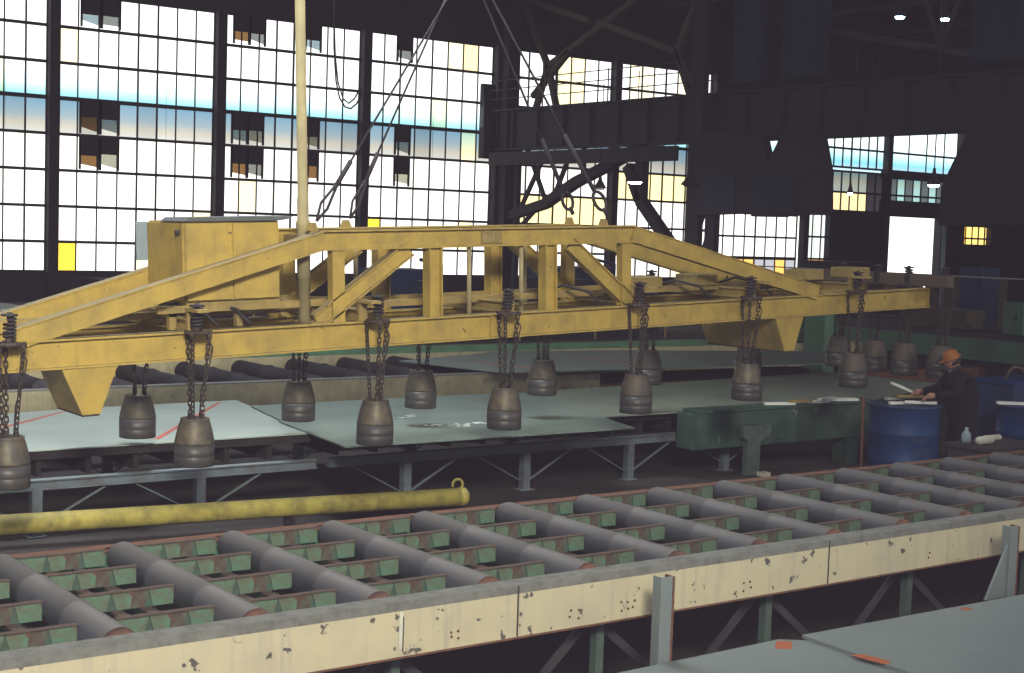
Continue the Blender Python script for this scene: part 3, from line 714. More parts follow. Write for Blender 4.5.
MB().box(-0.3, 0.3, -0.75, 0.75, 0, 0.35).build('bin_body', BROWNS, t, bevel=0.02)
MB().box(-0.33, 0.33, -0.78, 0.78, 0.33, 0.38).build('rim', BROWNS, t)
t = thing('guard_rail', 'thin pale guard rail running across the right side', 'rail', (24, 16, 1.16))
MB().tube([(0, -4, 1.06), (0, 7.2, 1.04)], 0.014, 5).build('rail_bar', WHITEP, t)
for y in (-3, 2.3, 7.1): MB().tube([(0, y, 0), (0, y, 1.05)], 0.02, 5).build('rail_post', SHAFT, t)
# slim bluish pipe right of the doorway
tag(MB().tube([(33.0, 25.08, 0), (33.0, 25.08, 4.0)], 0.06, 8).build('vertical_pipe', GREY), 'slim bluish vertical pipe right of the bright doorway', 'pipe')

# workshop machines in the middle distance
def machine(x, y, w, d, h, lab, mat=DARK, z=0):
    t = thing('workshop_machine', lab, 'machine', (x, y, z), 'dim machines in the middle of the hall')
    MB().box(-w / 2, w / 2, -d / 2, d / 2, 0, h * 0.6).build('machine_bed', mat, t, bevel=0.03)
    MB().box(-w * 0.3, w * 0.15, -d * 0.4, d * 0.4, h * 0.6, h).build('machine_head', mat, t, bevel=0.03)
    MB().tube([(w * 0.3, 0, h * 0.6), (w * 0.3, 0, h * 1.05), (w * 0.1, 0, h * 1.15)], 0.05, 6).build('arm', mat, t)
    return t
machine(12.5, 30, 4, 2, 1.5, 'dark machine behind the spreader just left of the yellow cabinet')
machine(21, 33, 3.5, 2, 1.7, 'dark machine seen between the left uprights of the spreader truss', BLUEK)
machine(24, 30, 3, 2, 1.6, 'dark machine seen right of the wide left upright of the truss')
machine(27.5, 34, 5, 2, 1.8, 'dark machine seen under the middle of the spreader truss', BLUEK)
machine(29, 26, 5, 2, 1.5, 'dark machine seen under the sloping right end of the truss')
machine(42, 36, 6, 2, 2.1, 'dark machine in front of the low right-hand windows')
machine(37, 27, 4, 2, 1.9, 'dark machine in front of the bright doorway', BROWNS)
t = thing('hand_railing', 'low pale handrail behind the spreader truss', 'rail', (12, 24, 0))
m = MB()
for z in (1.0, 1.45): m.tube([(-2, 0, z), (12, 0, z)], 0.025, 5)
m.build('rail_bar', YELD, t)
for k in range(8): MB().tube([(-2 + 2 * k, 0, 0), (-2 + 2 * k, 0, 1.45)], 0.025, 5).build('rail_post', YELD, t)
# clutter by the window wall on the left
t = thing('steel_plate', 'pale plate stacked far left below the big windows', 'plate', (7.2, 24.5, 1.25), 'plates stored under the windows')
MB().box(-1.6, 0.8, -0.8, 0.8, 0, 0.03).build('sheet', PLATE, t)
tag(MB().box(-2, 1.6, -0.9, 1.0, 0, 1.1).box(-1.8, 1.4, -0.7, 0.8, 1.1, 1.24).build('scrap_stack', DARK, loc=(7.2, 24.6, 0)), 'dark stack of scrap under the pale plate, far left', 'stack')
m = MB(); random.seed(5)
for k in range(26):
    x = random.uniform(-2, 6); y = random.uniform(-1, 1); w = random.uniform(.2, .9); h = random.uniform(.15, .45)
    m.box(x, x + w, y, y + random.uniform(.2, .7), 0.5, 0.6 + h)
m.box(-2.2, 7, -1.1, 1.6, 0, 0.6)
tag(m.build('scrap_pile', SHAFT, loc=(10.5, 27, 0)), 'jumble of dim scrap on the floor below the left windows', 'scrap', kind='stuff')

# ================================================================== SPREADER BEAM
TH = math.atan(0.0418)
sp = thing('spreader_beam', 'long yellow trussed spreader beam hanging across the picture with magnets below', 'spreader', (8.1, 11.15, 1.795), rot=(0, -TH, 0))
U = 6.30
V2 = 1.30
VT = 0.90
def chord(v):
    m = MB(); h = 0.235
    m.beam((-U, v, h / 2), (U, v, h / 2), 0.05, h - 0.02)
    m.beam((-U, v, 0.008), (U, v, 0.008), 0.13, 0.016); m.beam((-U, v, h - 0.008), (U, v, h - 0.008), 0.13, 0.016)
    for u in (-U + 0.01, U - 0.01, -0.1): m.box(u - 0.006, u + 0.006, v - 0.055, v + 0.055, 0.016, h - 0.016)
    return m
for v in (0.0, VT):
    chord(v).build('lower_chord', YEL, sp)
    # upper chord
    m = MB(); zt, zb = 1.025, 0.865; zc = (zt + zb) / 2
    m.beam((-1.87, v, zc), (1.66, v, zc), 0.05, 0.15); m.beam((-1.87, v, zt), (1.66, v, zt), 0.13, 0.014); m.beam((-1.87, v, zb), (1.66, v, zb), 0.13, 0.014)
    m.build('upper_chord', YEL, sp)
    for s_, ua, ub in ((-1, -1.85, -4.52), (1, 1.64, 4.36)):
        m = MB()
        a = Vector((ua, v, zc - 0.002)); q = Vector((ub, v, 0.245))
        m.beam(a, q, 0.11, 0.15)
        d = (q - a).normalized(); nrm = Vector((-d.z, 0, d.x)) if d.x > 0 else Vector((d.z, 0, -d.x))
        m.beam(a + nrm * 0.078, q + nrm * 0.078, 0.135, 0.012)
        m.build('sloping_chord', YEL, sp)
    for u, w in ((-0.72, 0.14), (0.60, 0.14)):
        MB().ibeam((u, v, 0.23), (u, v, 0.86), w * 0.85, w, 0.014, up=(1, 0, 0)).build('upright', YEL, sp)
    for u in (-1.72, 1.56):
        MB().beam((u, v, 0.23), (u, v, 0.86), 0.09, 0.12, up=(1, 0, 0)).build('upright', YEL, sp)
    for u in (-0.32, 0.28) if v == 0 else (-1.0, 1.0):
        MB().tube([(u, v, 0.23), (u, v, 0.86)], 0.022, 8).build('thin_upright', POLE, sp)
    MB().ibeam((-1.92, v, 0.25), (-0.98, v, 0.86), 0.09, 0.145, 0.012).build('diagonal', YEL, sp)
    MB().ibeam((1.64, v, 0.25), (0.86, v, 0.86), 0.09, 0.145, 0.012).build('diagonal', YEL, sp)
# top cross ties
m = MB()
for u in (-1.72, -0.7, 0.6, 1.56): m.beam((u, 0, 0.93), (u, VT, 0.93), 0.1, 0.1)
m.build('top_cross_tie', YELD, sp)
# cross arms at the magnet stations
ST = [3.4 + 1.6 * k for k in range(8)]
arm = MB().ibeam((0, -0.06, 0.29), (0, V2 + 0.1, 0.29), 0.1, 0.10, 0.012)
arm.box(-0.05, 0.05, -0.30, -0.05, 0.40, 0.425).box(-0.04, 0.04, -0.08, -0.04, 0.24, 0.41)
arm0 = arm.build('cross_arm', YELD, sp); arm0.location = (ST[0] - 8.1, 0, 0)
for x in ST[1:7]: kid(arm0, sp, loc=(x - 8.1, 0, 0))
MB().beam((6.30, -0.35, 0.32), (6.30, V2 + 0.25, 0.32), 0.12, 0.14).beam((6.30, -0.05, 0.12), (6.30, VT + 0.05, 0.12), 0.03, 0.22).build('end_beam', BROWNS, sp)
# inner longitudinal rails and boxes on the platform
m = MB().beam((-4.4, 0.42, 0.34), (4.6, 0.42, 0.34), 0.05, 0.06).beam((-4.4, 0.95, 0.34), (4.6, 0.95, 0.34), 0.05, 0.06); m.build('cable_tray', YELD, sp)
m = MB()
for u in (2.1, 2.9, 3.7, 4.6, 5.4): m.box(u, u + 0.3, 0.35, 0.7, 0.36, 0.48)
m.build('junction_box', YELD, sp, bevel=0.01)
# V-section support troughs
for u, dep in ((-3.95, 0.52), (3.90, 1.15)):
    pr_ = [(-0.22, -0.005), (0.22, -0.005), (0.075, -0.37), (-0.07, -0.37)]
    t = MB().mat(YEL).prism(pr_, 'y', -0.06, -0.045).prism(pr_, 'y', dep - 0.015, dep)
    t.mat(YELD).prism([(-0.22, -0.005), (-0.2, -0.005), (-0.05, -0.36), (-0.07, -0.37)], 'y', -0.045, dep - 0.015)
    t.prism([(0.2, -0.005), (0.22, -0.005), (0.075, -0.37), (0.055, -0.36)], 'y', -0.045, dep - 0.015)
    t.mat(DARK).box(-0.065, 0.07, -0.05, dep, -0.385, -0.37)
    o = t.build('support_trough', None, sp); o.location = (u, 0, 0)
# electric cabinet on the spreader
cab = MB().box(-3.07, -2.22, 0.10, 0.84, 0.46, 1.12).build('electric_cabinet', YEL, sp, bevel=0.008)
for a, b2 in ((-3.065, -2.66), (-2.645, -2.225)): MB().box(a, b2, 0.082, 0.10, 0.47, 1.105).build('cabinet_door', YEL, cab, bevel=0.004)
MB().box(-3.088, -3.07, 0.11, 0.83, 0.47, 1.105).build('side_panel', YEL, cab, bevel=0.004)
MB().lathe([(0, -0.03), (0.022, -0.03), (0.025, 0), (0, 0.0)], c=(-3.088, 0.17, 1.03), n=10, axis='x').build('knob', DARK, cab)
MB().lathe([(0, -0.02), (0.014, -0.02), (0.016, 0), (0, 0.0)], c=(-2.70, 0.082, 0.78), n=10, axis='y').build('knob', DARK, cab)
MB().box(-3.19, -3.09, 0.82, 0.84, 0.78, 1.11).build('side_flap', GREY, cab)
MB().prism([(-3.09, 1.12), (-3.04, 1.15), (-2.10, 1.155), (-2.13, 1.135), (-2.22, 1.12)], 'y', 0.06, 0.55).build('lid', LID, cab)
m = MB().beam((-3.3, 0.16, 0.40), (-1.75, 0.16, 0.40), 0.05, 0.06).beam((-3.3, 0.82, 0.40), (-1.75, 0.82, 0.40), 0.05, 0.06)
for u in (-3.2, -2.6, -1.85): m.box(u, u + 0.06, 0.14, 0.84, 0.34, 0.39).box(u, u + 0.06, 0.14, 0.2, 0.235, 0.40).box(u, u + 0.06, 0.78, 0.84, 0.235, 0.40)
m.box(-3.05, -2.2, 0.13, 0.86, 0.43, 0.46).build('cabinet_frame', YELD, sp)
# nameplate
npb = MB().box(-0.21, 0.03, -0.045, -0.030, 0.885, 1.0).build('nameplate', YELD, sp, bevel=0.008)
m = MB(); random.seed(3)
for k in range(6):
    x = -0.19 + 0.034 * k; m.box(x, x + 0.007, -0.049, -0.045, 0.905, 0.975)
    m.box(x, x + 0.022, -0.049, -0.045, 0.905 if k % 2 else 0.968, 0.912 if k % 2 else 0.975)
    if k % 3 == 0: m.box(x + 0.015, x + 0.022, -0.049, -0.045, 0.905, 0.975)
m.build('raised_marks', POLE, npb)
# guide pole
m = MB().lathe([(0.055, 0.24), (0.055, 0.62), (0.058, 0.62), (0.058, 1.05), (0.063, 1.06), (0.063, 1.10), (0.050, 1.12), (0.050, 1.30), (0.045, 1.31), (0.043, 4.2), (0, 4.2)], c=(-1.955, 0.15, 0), n=18)
m.build('guide_pole', POLE, sp)
MB().box(-2.0, -1.82, -0.06, 0.24, 0.235, 0.25).build('pole_foot', YELD, sp)
# lifting lugs
m = MB()
for i, (u, v) in enumerate(((-1.95, 0.0), (-1.10, VT), (1.29, 0.0), (1.58, VT))):
    MB().prism([(u - 0.06, 1.03), (u + 0.06, 1.03), (u + 0.03, 1.10), (u - 0.03, 1.10)], 'y', v - 0.012, v + 0.012).build('lifting_lug', YELD, sp)
# loose hoses on the platform
m = MB()
for k, u in enumerate((-3.2, -2.9, 0.9, 2.4, 3.3)):
    m.tube([(u, 0.5, 0.36), (u + 0.12, 0.3, 0.44), (u + 0.28, 0.1, 0.38), (u + 0.35, -0.03, 0.26)], 0.015, 6)
m.build('hose', BLACKM, sp)

# ------------------------------------------------------------------ lifting magnets
def link_pts(L, W, n=10):
    r = W / 2; s_ = L / 2 - r; P = []
    for i in range(n):
        a = 2 * pi * i / n; P.append((r * cos(a), 0, r * sin(a) + (s_ if sin(a) > 0 else -s_)))
    return P
def chain_mesh(top, bot, pitch=0.040, wire=0.0062):
    top, bot = Vector(top), Vector(bot); d = bot - top; nl = int(d.length / pitch)
    m = MB(); zq = d.normalized().to_track_quat('Z', 'X').to_matrix()
    for i in range(nl):
        c = top + d * ((i + 0.5) / nl)
        R = zq @ Matrix.Rotation((pi / 2 if i % 2 else 0) + 0.5, 3, 'Z')
        m.tube([c + R @ Vector(p) for p in link_pts(0.056, 0.030)], wire, 5, closed=True)
    return m
HZ = 1.075     # hanger plate height above the magnet's underside
mag = thing('lifting_magnet', 'x', 'magnet', (0, 0, 0), 'lifting magnets hanging from the spreader beam')
h = MB()
h.mat(MAGB).lathe([(0, 0.0), (0.157, 0.0), (0.162, 0.006), (0.162, 0.080), (0.1605, 0.083), (0.162, 0.086), (0.162, 0.175)], n=36)
h.mat(MAG).lathe([(0.162, 0.175), (0.160, 0.195), (0.148, 0.255), (0.130, 0.325), (0.116, 0.366), (0.117, 0.372), (0.117, 0.386), (0.100, 0.388), (0.096, 0.374), (0.0, 0.370)], n=36)
h.build('housing', None, mag)
lug0 = MB().box(-0.012, 0.012, 0.045, 0.075, 0.370, 0.42).build('lug', CHAIN, mag); lug0.rotation_euler = (0, 0, 0.35)
kid(lug0, mag, rot=(0, 0, 0.35 + 2.09)); kid(lug0, mag, rot=(0, 0, 0.35 + 4.19))
ch0 = chain_mesh((0, 0.105, HZ - 0.01), (0, 0.055, 0.40)).build('chain', CHAIN, mag); ch0.rotation_euler = (0, 0, 0.35)
kid(ch0, mag, rot=(0, 0, 0.35 + 2.09)); kid(ch0, mag, rot=(0, 0, 0.35 + 4.19))
m = MB().lathe([(0, -0.014), (0.105, -0.014), (0.112, 0.0), (0.105, 0.014), (0.03, 0.02), (0.03, 0.05), (0, 0.05)], c=(0, 0, HZ), n=6, smooth=False)
for a in (0.35 + pi / 2, 0.35 + pi / 2 + 2.09, 0.35 + pi / 2 + 4.19): m.box(0.09, 0.125, -0.02, 0.02, -0.02 + HZ, 0.02 + HZ, M=Matrix.Rotation(a, 4, 'Z'))
m.build('hanger_plate', CHAIN, mag)
m = MB().tube([(0, 0, HZ), (0, 0, HZ + 0.24)], 0.02, 8)
pts = [(0.042 * cos(k * 0.9), 0.042 * sin(k * 0.9), HZ + 0.045 + k * 0.0042) for k in range(38)]
m.tube(pts, 0.011, 6)
m.lathe([(0, 0), (0.06, 0), (0.06, 0.018), (0, 0.018)], c=(0, 0, HZ + 0.21), n=14)
m.build('suspension_spring', DARK, mag)
m = MB().tube([(0.06, 0.0, HZ + 0.02), (0.13, -0.03, HZ - 0.12), (0.10, -0.02, HZ - 0.3), (0.05, 0, 0.62), (0.04, 0, 0.39)], 0.006, 5)
m.build('power_cable', BLACKM, mag)
def mz(x): return 0.82 + 0.0436 * (x - 5.0)
front_lab = ['lifting magnet cut by the left edge of the picture, front row',
             'lifting magnet in front of the table rail with long bright chains, under the electric cabinet',
             'front row lifting magnet just left of the chalk writing',
             'shiny front row lifting magnet just right of the chalk writing',
             'front row lifting magnet at the right end of the dark grey plate',
             'front row lifting magnet above the left part of the dark green machine base',
             'front row lifting magnet above the pale offcuts, short and rusty']
back_lab = ['rear row lifting magnet above the palest plate, beside the left yellow trough',
            'rear row lifting magnet over the seam of the palest and the dark grey plate',
            'rear row lifting magnet behind the chalk writing',
            'dark rear row lifting magnet near the right corner of the dark grey plate',
            'rear row lifting magnet half hidden behind the front one at the dark grey plate end',
            'rear row lifting magnet mostly hidden behind the front one above the green machine base']
end_lab = [('lifting magnet at the right end, nearest the head of the worker', 14.43, 10.92),
           ('lifting magnet at the right end, second to the left of the worker', 14.34, 11.38),
           ('lifting magnet at the right end, third to the left of the worker', 14.34, 11.84),
           ('farthest lifting magnet at the right end, behind the one above the pale offcuts', 14.40, 12.46)]
GRP = 'lifting magnets hanging from the spreader beam'
pos = []
FX = [3.5, 4.997, 6.697, 8.101, 9.728, 11.288, 12.979]
for i in range(7): pos.append((FX[i], 11.0, front_lab[i]))
BX = [5.168, 6.80, 8.207, 9.779, 11.308, 12.935]
for i in range(6): pos.append((BX[i], 12.6, back_lab[i]))
for lab, x, y in end_lab: pos.append((x, y, lab))
mags = []
for i, (x, y, lab) in enumerate(pos):
    if i == 0: mag.location = (x, y, mz(x)); mag['label'] = lab; mags.append(mag)
    else: mags.append(copy_tree(mag, (x, y, mz(x)), lab, GRP))
    mags[-1].rotation_euler = (0, 0, (i * 0.37) % 0.8 - 0.4)
for i in (4, 6, 13, 14, 15, 16, 11, 12):   # rustier ones at the right
    for chd in mags[i].children:
        if chd.name.startswith('housing'):
            me = chd.data.copy(); me.materials[1] = MAGR; chd.data = me

# ------------------------------------------------------------------ slings, hook block, hanging cables
APX = Vector((8.09, 11.8, 5.2))
hk = thing('crane_hook_block', 'dark crane hook block at the top edge gathering the four slings', 'hook', tuple(APX))
MB().lathe([(0, 0.25), (0.13, 0.27), (0.16, 0.4), (0.16, 0.7), (0.1, 0.8), (0, 0.82)], n=20).build('block', DARK, hk)
MB().tube([(0.0 + 0.11 * cos(a), 0, 0.08 + 0.11 * sin(a)) for a in [pi * (0.5 - 0.16 * k) for k in range(9)]] , 0.03, 8).tube([(0, 0, 0.15), (0, 0, 0.3)], 0.03, 8).build('hook', DARK, hk)
MB().tube([(-0.08, 0, 0.8), (-0.08, 0, 6.6)], 0.012, 5).tube([(0.08, 0, 0.8), (0.08, 0, 6.6)], 0.012, 5).build('hoist_rope', DARK, hk)
def sling(u, v, lab):
    base = Vector((8.1 + u, 11.15 + v, 1.795 + 1.135 + u * 0.0418))
    APXs = APX + Vector((-0.12 if u < 0 else 0.12, 0.05 if v else -0.05, 0))
    t = thing('lifting_sling', lab, 'sling', tuple(base), 'four slings from the hook to the spreader')
    top = APXs - base; d = top.normalized()
    if u > 0:
        # big ring and shackle then a rod
        ring = MB(); n_ = d.cross(Vector((0, 1, 0))).normalized(); c = d * 0.16
        side = Vector((0, 1, 0)).cross(d).normalized()
        ring.tube([c + d * (0.10 * cos(a)) + side * (0.065 * sin(a)) for a in [2 * pi * k / 14 for k in range(14)]], 0.017, 6, closed=True)
        ring.tube([Vector((0, 0, 0)), d * 0.08], 0.022, 6); ring.build('ring', DARK, t)
        MB().tube([d * 0.25, d * 0.9], 0.022, 8).build('turnbuckle', SHAFT, t)
        MB().tube([d * 0.85, top], 0.012, 6).build('rope', SHAFT, t)
    else:
        m = MB(); side = Vector((0, 1, 0)).cross(d).normalized()
        m.tube([Vector((0, 0, -0.02)), d * 0.14 + side * 0.04, d * 0.42], 0.013, 6); m.tube([Vector((0, 0, -0.02)), d * 0.14 - side * 0.04, d * 0.42], 0.013, 6)
        m.build('eye_splice', DARK, t)
        MB().tube([d * 0.38, d * 0.66], 0.022, 6).build('socket', DARK, t)
        MB().tube([d * 0.6, top], 0.010, 6).build('rope', DARK, t)
sling(-1.95, 0.0, 'front left steel rope sling rising from the spreader toward the hook')
sling(-1.10, VT, 'rear left steel rope sling, parallel behind the front left one')
sling(1.29, 0.0, 'front right sling with a big steel ring rising to the hook')
sling(1.58, VT, 'rear right sling with a big steel ring rising to the hook')
m = MB()
m.tube([(11.24, 20, 9), (11.24, 20, 6.2), (11.26, 20, 5.5), (11.31, 20, 5.0), (11.38, 20, 4.75), (11.48, 20, 4.62), (11.58, 20, 4.6), (11.68, 20, 4.68), (11.78, 20, 4.85)], 0.014, 6)
tag(m.build('hanging_cable', BLACKM), 'thin dark cable hanging in a loop before the big window, left one', 'cable', 'cables looping before the window')
m = MB()
m.tube([(11.33, 20, 9), (11.34, 20, 6.0), (11.38, 20, 5.4), (11.44, 20, 5.0), (11.54, 20, 4.76), (11.64, 20, 4.70), (11.74, 20, 4.78), (11.84, 20, 4.95)], 0.014, 6)
tag(m.build('hanging_cable', BLACKM, loc=(0.02, 0.2, 0)), 'thin dark cable hanging in a loop before the big window, right one', 'cable', 'cables looping before the window')

# ================================================================== DRUMS, SCRAP, WORKER
MARKB = paint('faint_pale_marking', (0.05, 0.10, 0.17), bump=0)
def drum(x, y, h, r, lab, mark=True):
    t = thing('steel_drum', lab, 'drum', (x, y, 0), 'blue steel drums by the worker')
    pf = [(0, 0.02), (r * 0.97, 0.02), (r, 0.0), (r * 1.01, 0.015), (r, 0.03)]
    for q in (0.33, 0.66): pf += [(r, h * q - 0.02), (r * 1.025, h * q), (r, h * q + 0.02)]
    pf += [(r, h - 0.02), (r * 1.015, h - 0.012), (r * 1.015, h), (r * 0.98, h), (r * 0.97, h - 0.03), (0, h - 0.03)]
    MB().lathe(pf, n=36).build('drum_shell', BLUE, t)
    MB().lathe([(r * 1.016, h - 0.02), (r * 1.03, h - 0.01), (r * 1.016, h + 0.002)], n=36).build('rim', BLUEK, t)
    if mark:
        m = MB()
        for j in range(2):
            for i in range(3):
                a = -2.25 + i * 0.16 + j * 0.06; z = h * 0.56 - j * 0.14
                M_ = Matrix.Rotation(a, 4, 'Z')
                m.box(r + 0.001, r + 0.004, 0.0, 0.012, z, z + 0.09, M=M_); m.box(r + 0.001, r + 0.004, 0.0, 0.045, z + 0.08, z + 0.09, M=M_)
                m.box(r + 0.001, r + 0.004, 0.035, 0.045, z, z + 0.09, M=M_)
        m.build('faint_marking', MARKB, t)
    return t
drum(13.80, 10.90, 0.95, 0.40, 'big blue steel drum heaped with pale offcuts left of the worker')
tag(MB().tube([(0, 0, 0), (0.12, 0.12, 1.03)], 0.018, 6).build('steel_rod', RUST, loc=(13.20, 11.00, 0)), 'thin rusty rod leaning at the left side of the big blue drum', 'rod')
drum(15.22, 10.15, 0.96, 0.42, 'dark blue steel drum behind the worker, near the right edge', False)
G2 = 'pale offcuts heaped on the left drum'
offcut(13.78, 10.85, 0.955, 0.50, 0.05, -0.3, 'lowest long pale offcut on the left drum', grp=G2)
offcut(13.82, 11.04, 0.986, 0.40, 0.05, 0.0, 'grey offcut lying across the left drum', grp=G2, mat=PLATE)
offcut(13.95, 10.92, 1.017, 0.42, 0.07, -0.5, 'yellowish offcut on top of the left drum', grp=G2, mat=YELD)
offcut(14.00, 11.05, 1.08, 0.42, 0.05, -0.62, 'white offcut sticking up beside the hand of the worker', tilt=0.38, grp=G2)
offcut(13.82, 10.70, 0.975, 0.36, 0.05, -0.7, 'short bright offcut at the front of the left drum', grp=G2)
G3 = 'pale offcuts on the right drum'
offcut(15.00, 10.25, 0.965, 0.45, 0.08, -0.7, 'pale offcut on the right drum by the edge of the picture', grp=G3)
offcut(15.22, 10.10, 0.965, 0.30, 0.06, -0.4, 'duller offcut beside the pale one on the right drum', grp=G3, mat=YELD)
m = MB().tube([(0, 0, 0), (0.04, -0.03, 0.12), (0.10, -0.06, 0.165), (0.17, -0.1, 0.15), (0.22, -0.13, 0.06)], 0.02, 7)
tag(m.build('bent_scrap', BROWNS, loc=(15.62, 10.85, 1.175)), 'bent brownish scrap strip arching above the right drum', 'scrap')
t = thing('parts_bin', 'square dark blue bin behind the right drum at the edge of the picture', 'bin', (16.05, 11.0, 0))
MB().box(-0.45, 0.9, -0.30, 0.30, 0, 1.15).build('bin_body', BLUEK, t, bevel=0.01)
MB().box(-0.47, 0.92, -0.32, 0.32, 1.12, 1.16).build('rim', BLUE, t)
o = MB().lathe([(0, 0), (0.07, 0.01), (0.075, 0.03), (0.06, 0.10), (0.03, 0.14), (0, 0.14)], n=16).build('tin', WHITEP, loc=(16.45, 10.95, 1.16)); tag(o, 'small pale tin on the dark blue bin at the right edge', 'tin')
# low crate with pale containers
t = thing('low_crate', 'low dark crate with pale containers behind the conveyor, right of the worker', 'crate', (13.55, 9.45, 0))
MB().box(-0.5, 0.4, -0.28, 0.28, 0, 0.70).build('crate_body', DARK, t, bevel=0.01); MB().box(-0.52, 0.42, -0.30, 0.30, 0.67, 0.71).build('rim', DARK, t)
o = MB().lathe([(0, 0), (0.045, 0), (0.05, 0.01), (0.05, 0.09), (0.02, 0.13), (0.02, 0.16), (0, 0.16)], n=14).build('bottle', GREY, loc=(13.22, 9.62, 0.71)); tag(o, 'small dull upright bottle on the low dark crate', 'bottle')
o = MB().lathe([(0, 0), (0.04, 0.01), (0.045, 0.03), (0.045, 0.22), (0.02, 0.28), (0, 0.28)], n=14, axis='x').build('canister', WHITEP, loc=(13.14, 9.42, 0.756)); tag(o, 'pale cylindrical canister lying on the low dark crate', 'canister')
o = MB().lathe([(0, 0), (0.03, 0.01), (0.035, 0.03), (0.035, 0.28), (0.01, 0.32), (0, 0.32)], n=12, axis='x').build('canister', WHITEP, loc=(13.42, 9.55, 0.746)); tag(o, 'thin pale canister lying at the back of the low dark crate', 'canister')

# worker
Ld = Vector((-0.803, 0.596, 0)); Td = Vector((-0.596, -0.803, 0))   # facing direction; towards viewer
W0 = Vector((14.27, 10.48, 0))
def wp(f, s_, z): return W0 + Ld * f + Td * s_ + Vector((0, 0, z))
worker = thing('person', 'worker in dark work clothes with orange helmet bending over the blue drum', 'person', tuple(W0))
def skin_obj(name, verts, edges, mat, sub=2, root=0):
    me = bpy.data.meshes.new(name); me.from_pydata([tuple(v[0] - W0) for v in verts], edges, []); me.materials.append(mat)
    o = bpy.data.objects.new(name, me); COL.objects.link(o); o.parent = worker
    sk = o.modifiers.new('skin', 'SKIN'); sk.use_smooth_shade = True
    for i, v in enumerate(verts):
        rr = v[1]; me.skin_vertices[0].data[i].radius = (rr, rr if len(v) < 3 else v[2])
        me.skin_vertices[0].data[i].use_root = (i == root)
    sb = o.modifiers.new('sub', 'SUBSURF'); sb.levels = sub; sb.render_levels = sub
    return o
V = [(wp(-0.02, 0, 0.90), 0.20, 0.21), (wp(0.0, 0, 1.05), 0.20, 0.21), (wp(0.03, 0, 1.20), 0.20, 0.22), (wp(0.07, 0, 1.31), 0.14, 0.17), (wp(0.09, 0, 1.38), 0.062), (wp(0.11, 0, 1.43), 0.055),
     # near arm (towards viewer)
     (wp(0.09, 0.18, 1.28), 0.085), (wp(0.13, 0.26, 1.11), 0.072), (wp(0.36, 0.20, 1.08), 0.045),
     # far arm
     (wp(0.09, -0.18, 1.28), 0.085), (wp(0.18, -0.26, 1.12), 0.072), (wp(0.42, -0.14, 1.09), 0.045),
     # legs
     (wp(-0.03, 0.11, 0.78), 0.135), (wp(0.0, 0.12, 0.48), 0.10), (wp(-0.03, 0.12, 0.10), 0.07), (wp(0.10, 0.13, 0.045), 0.045),
     (wp(-0.03, -0.11, 0.78), 0.135), (wp(0.02, -0.14, 0.48), 0.10), (wp(0.0, -0.15, 0.10), 0.07), (wp(0.13, -0.16, 0.045), 0.045)]
E_ = [(0, 1), (1, 2), (2, 3), (3, 4), (4, 5), (3, 6), (6, 7), (7, 8), (3, 9), (9, 10), (10, 11), (0, 12), (12, 13), (13, 14), (14, 15), (0, 16), (16, 17), (17, 18), (18, 19)]
skin_obj('body', V, E_, JACK)
# head with face
hd = bmesh.new(); bmesh.ops.create_uvsphere(hd, u_segments=24, v_segments=18, radius=1)
for v in hd.verts:
    x, y, z = v.co
    k = 1 - 0.22 * max(0, -z) ** 1.2
    nx, ny, nz = x * 0.098 * k, y * 0.076 * k, z * 0.122
    if x > 0.5:
        if abs(y) < 0.28 and -0.35 < z < 0.2: nx += 0.022 * (1 - abs(y) / 0.28) * (0.5 - z)     # nose
        if abs(abs(y) - 0.38) < 0.16 and 0.02 < z < 0.3: nx -= 0.008                               # eye sockets
        if abs(y) < 0.35 and -0.62 < z < -0.45: nx += 0.006                                     # lips
    v.co = (nx, ny, nz)
for f_ in hd.faces: f_.smooth = True
me = bpy.data.meshes.new('head'); hd.to_mesh(me); hd.free(); me.materials.append(SKIN)
head = bpy.data.objects.new('head', me); COL.objects.link(head); head.parent = worker
head.scale = (0.9, 0.9, 0.92); head.location = wp(0.13, 0, 1.47) - W0; head.rotation_euler = (0, 0.42, atan2(Ld.y, Ld.x))
m = MB()
for s_ in (-1, 1): m.lathe([(0, -0.009), (0.007, -0.006), (0.009, 0), (0.007, 0.006), (0, 0.009)], c=(0.088, 0.03 * s_, 0.018), n=10)
m.build('eyes', BLACKM, head)
m = MB()
for s_ in (-1, 1): m.lathe([(0, -0.008), (0.026, -0.004), (0.028, 0.004), (0, 0.008)], c=(-0.005, 0.076 * s_, 0.0), n=12, axis='y')
m.build('ears', SKIN, head)
MB().lathe([(0.080, 0), (0.09, 0.01), (0.088, 0.05), (0.05, 0.07), (0, 0.07)], c=(-0.022, 0, -0.045), n=18).build('hair', HAIR, head)
m = MB().lathe([(0.128, 0.0), (0.125, 0.008), (0.112, 0.012), (0.108, 0.04), (0.09, 0.085), (0.05, 0.115), (0.0, 0.122)], c=(-0.005, 0, 0.035), n=24)
m.box(0.09, 0.17, -0.06, 0.06, 0.036, 0.044); m.build('helmet', ORANGE, head)
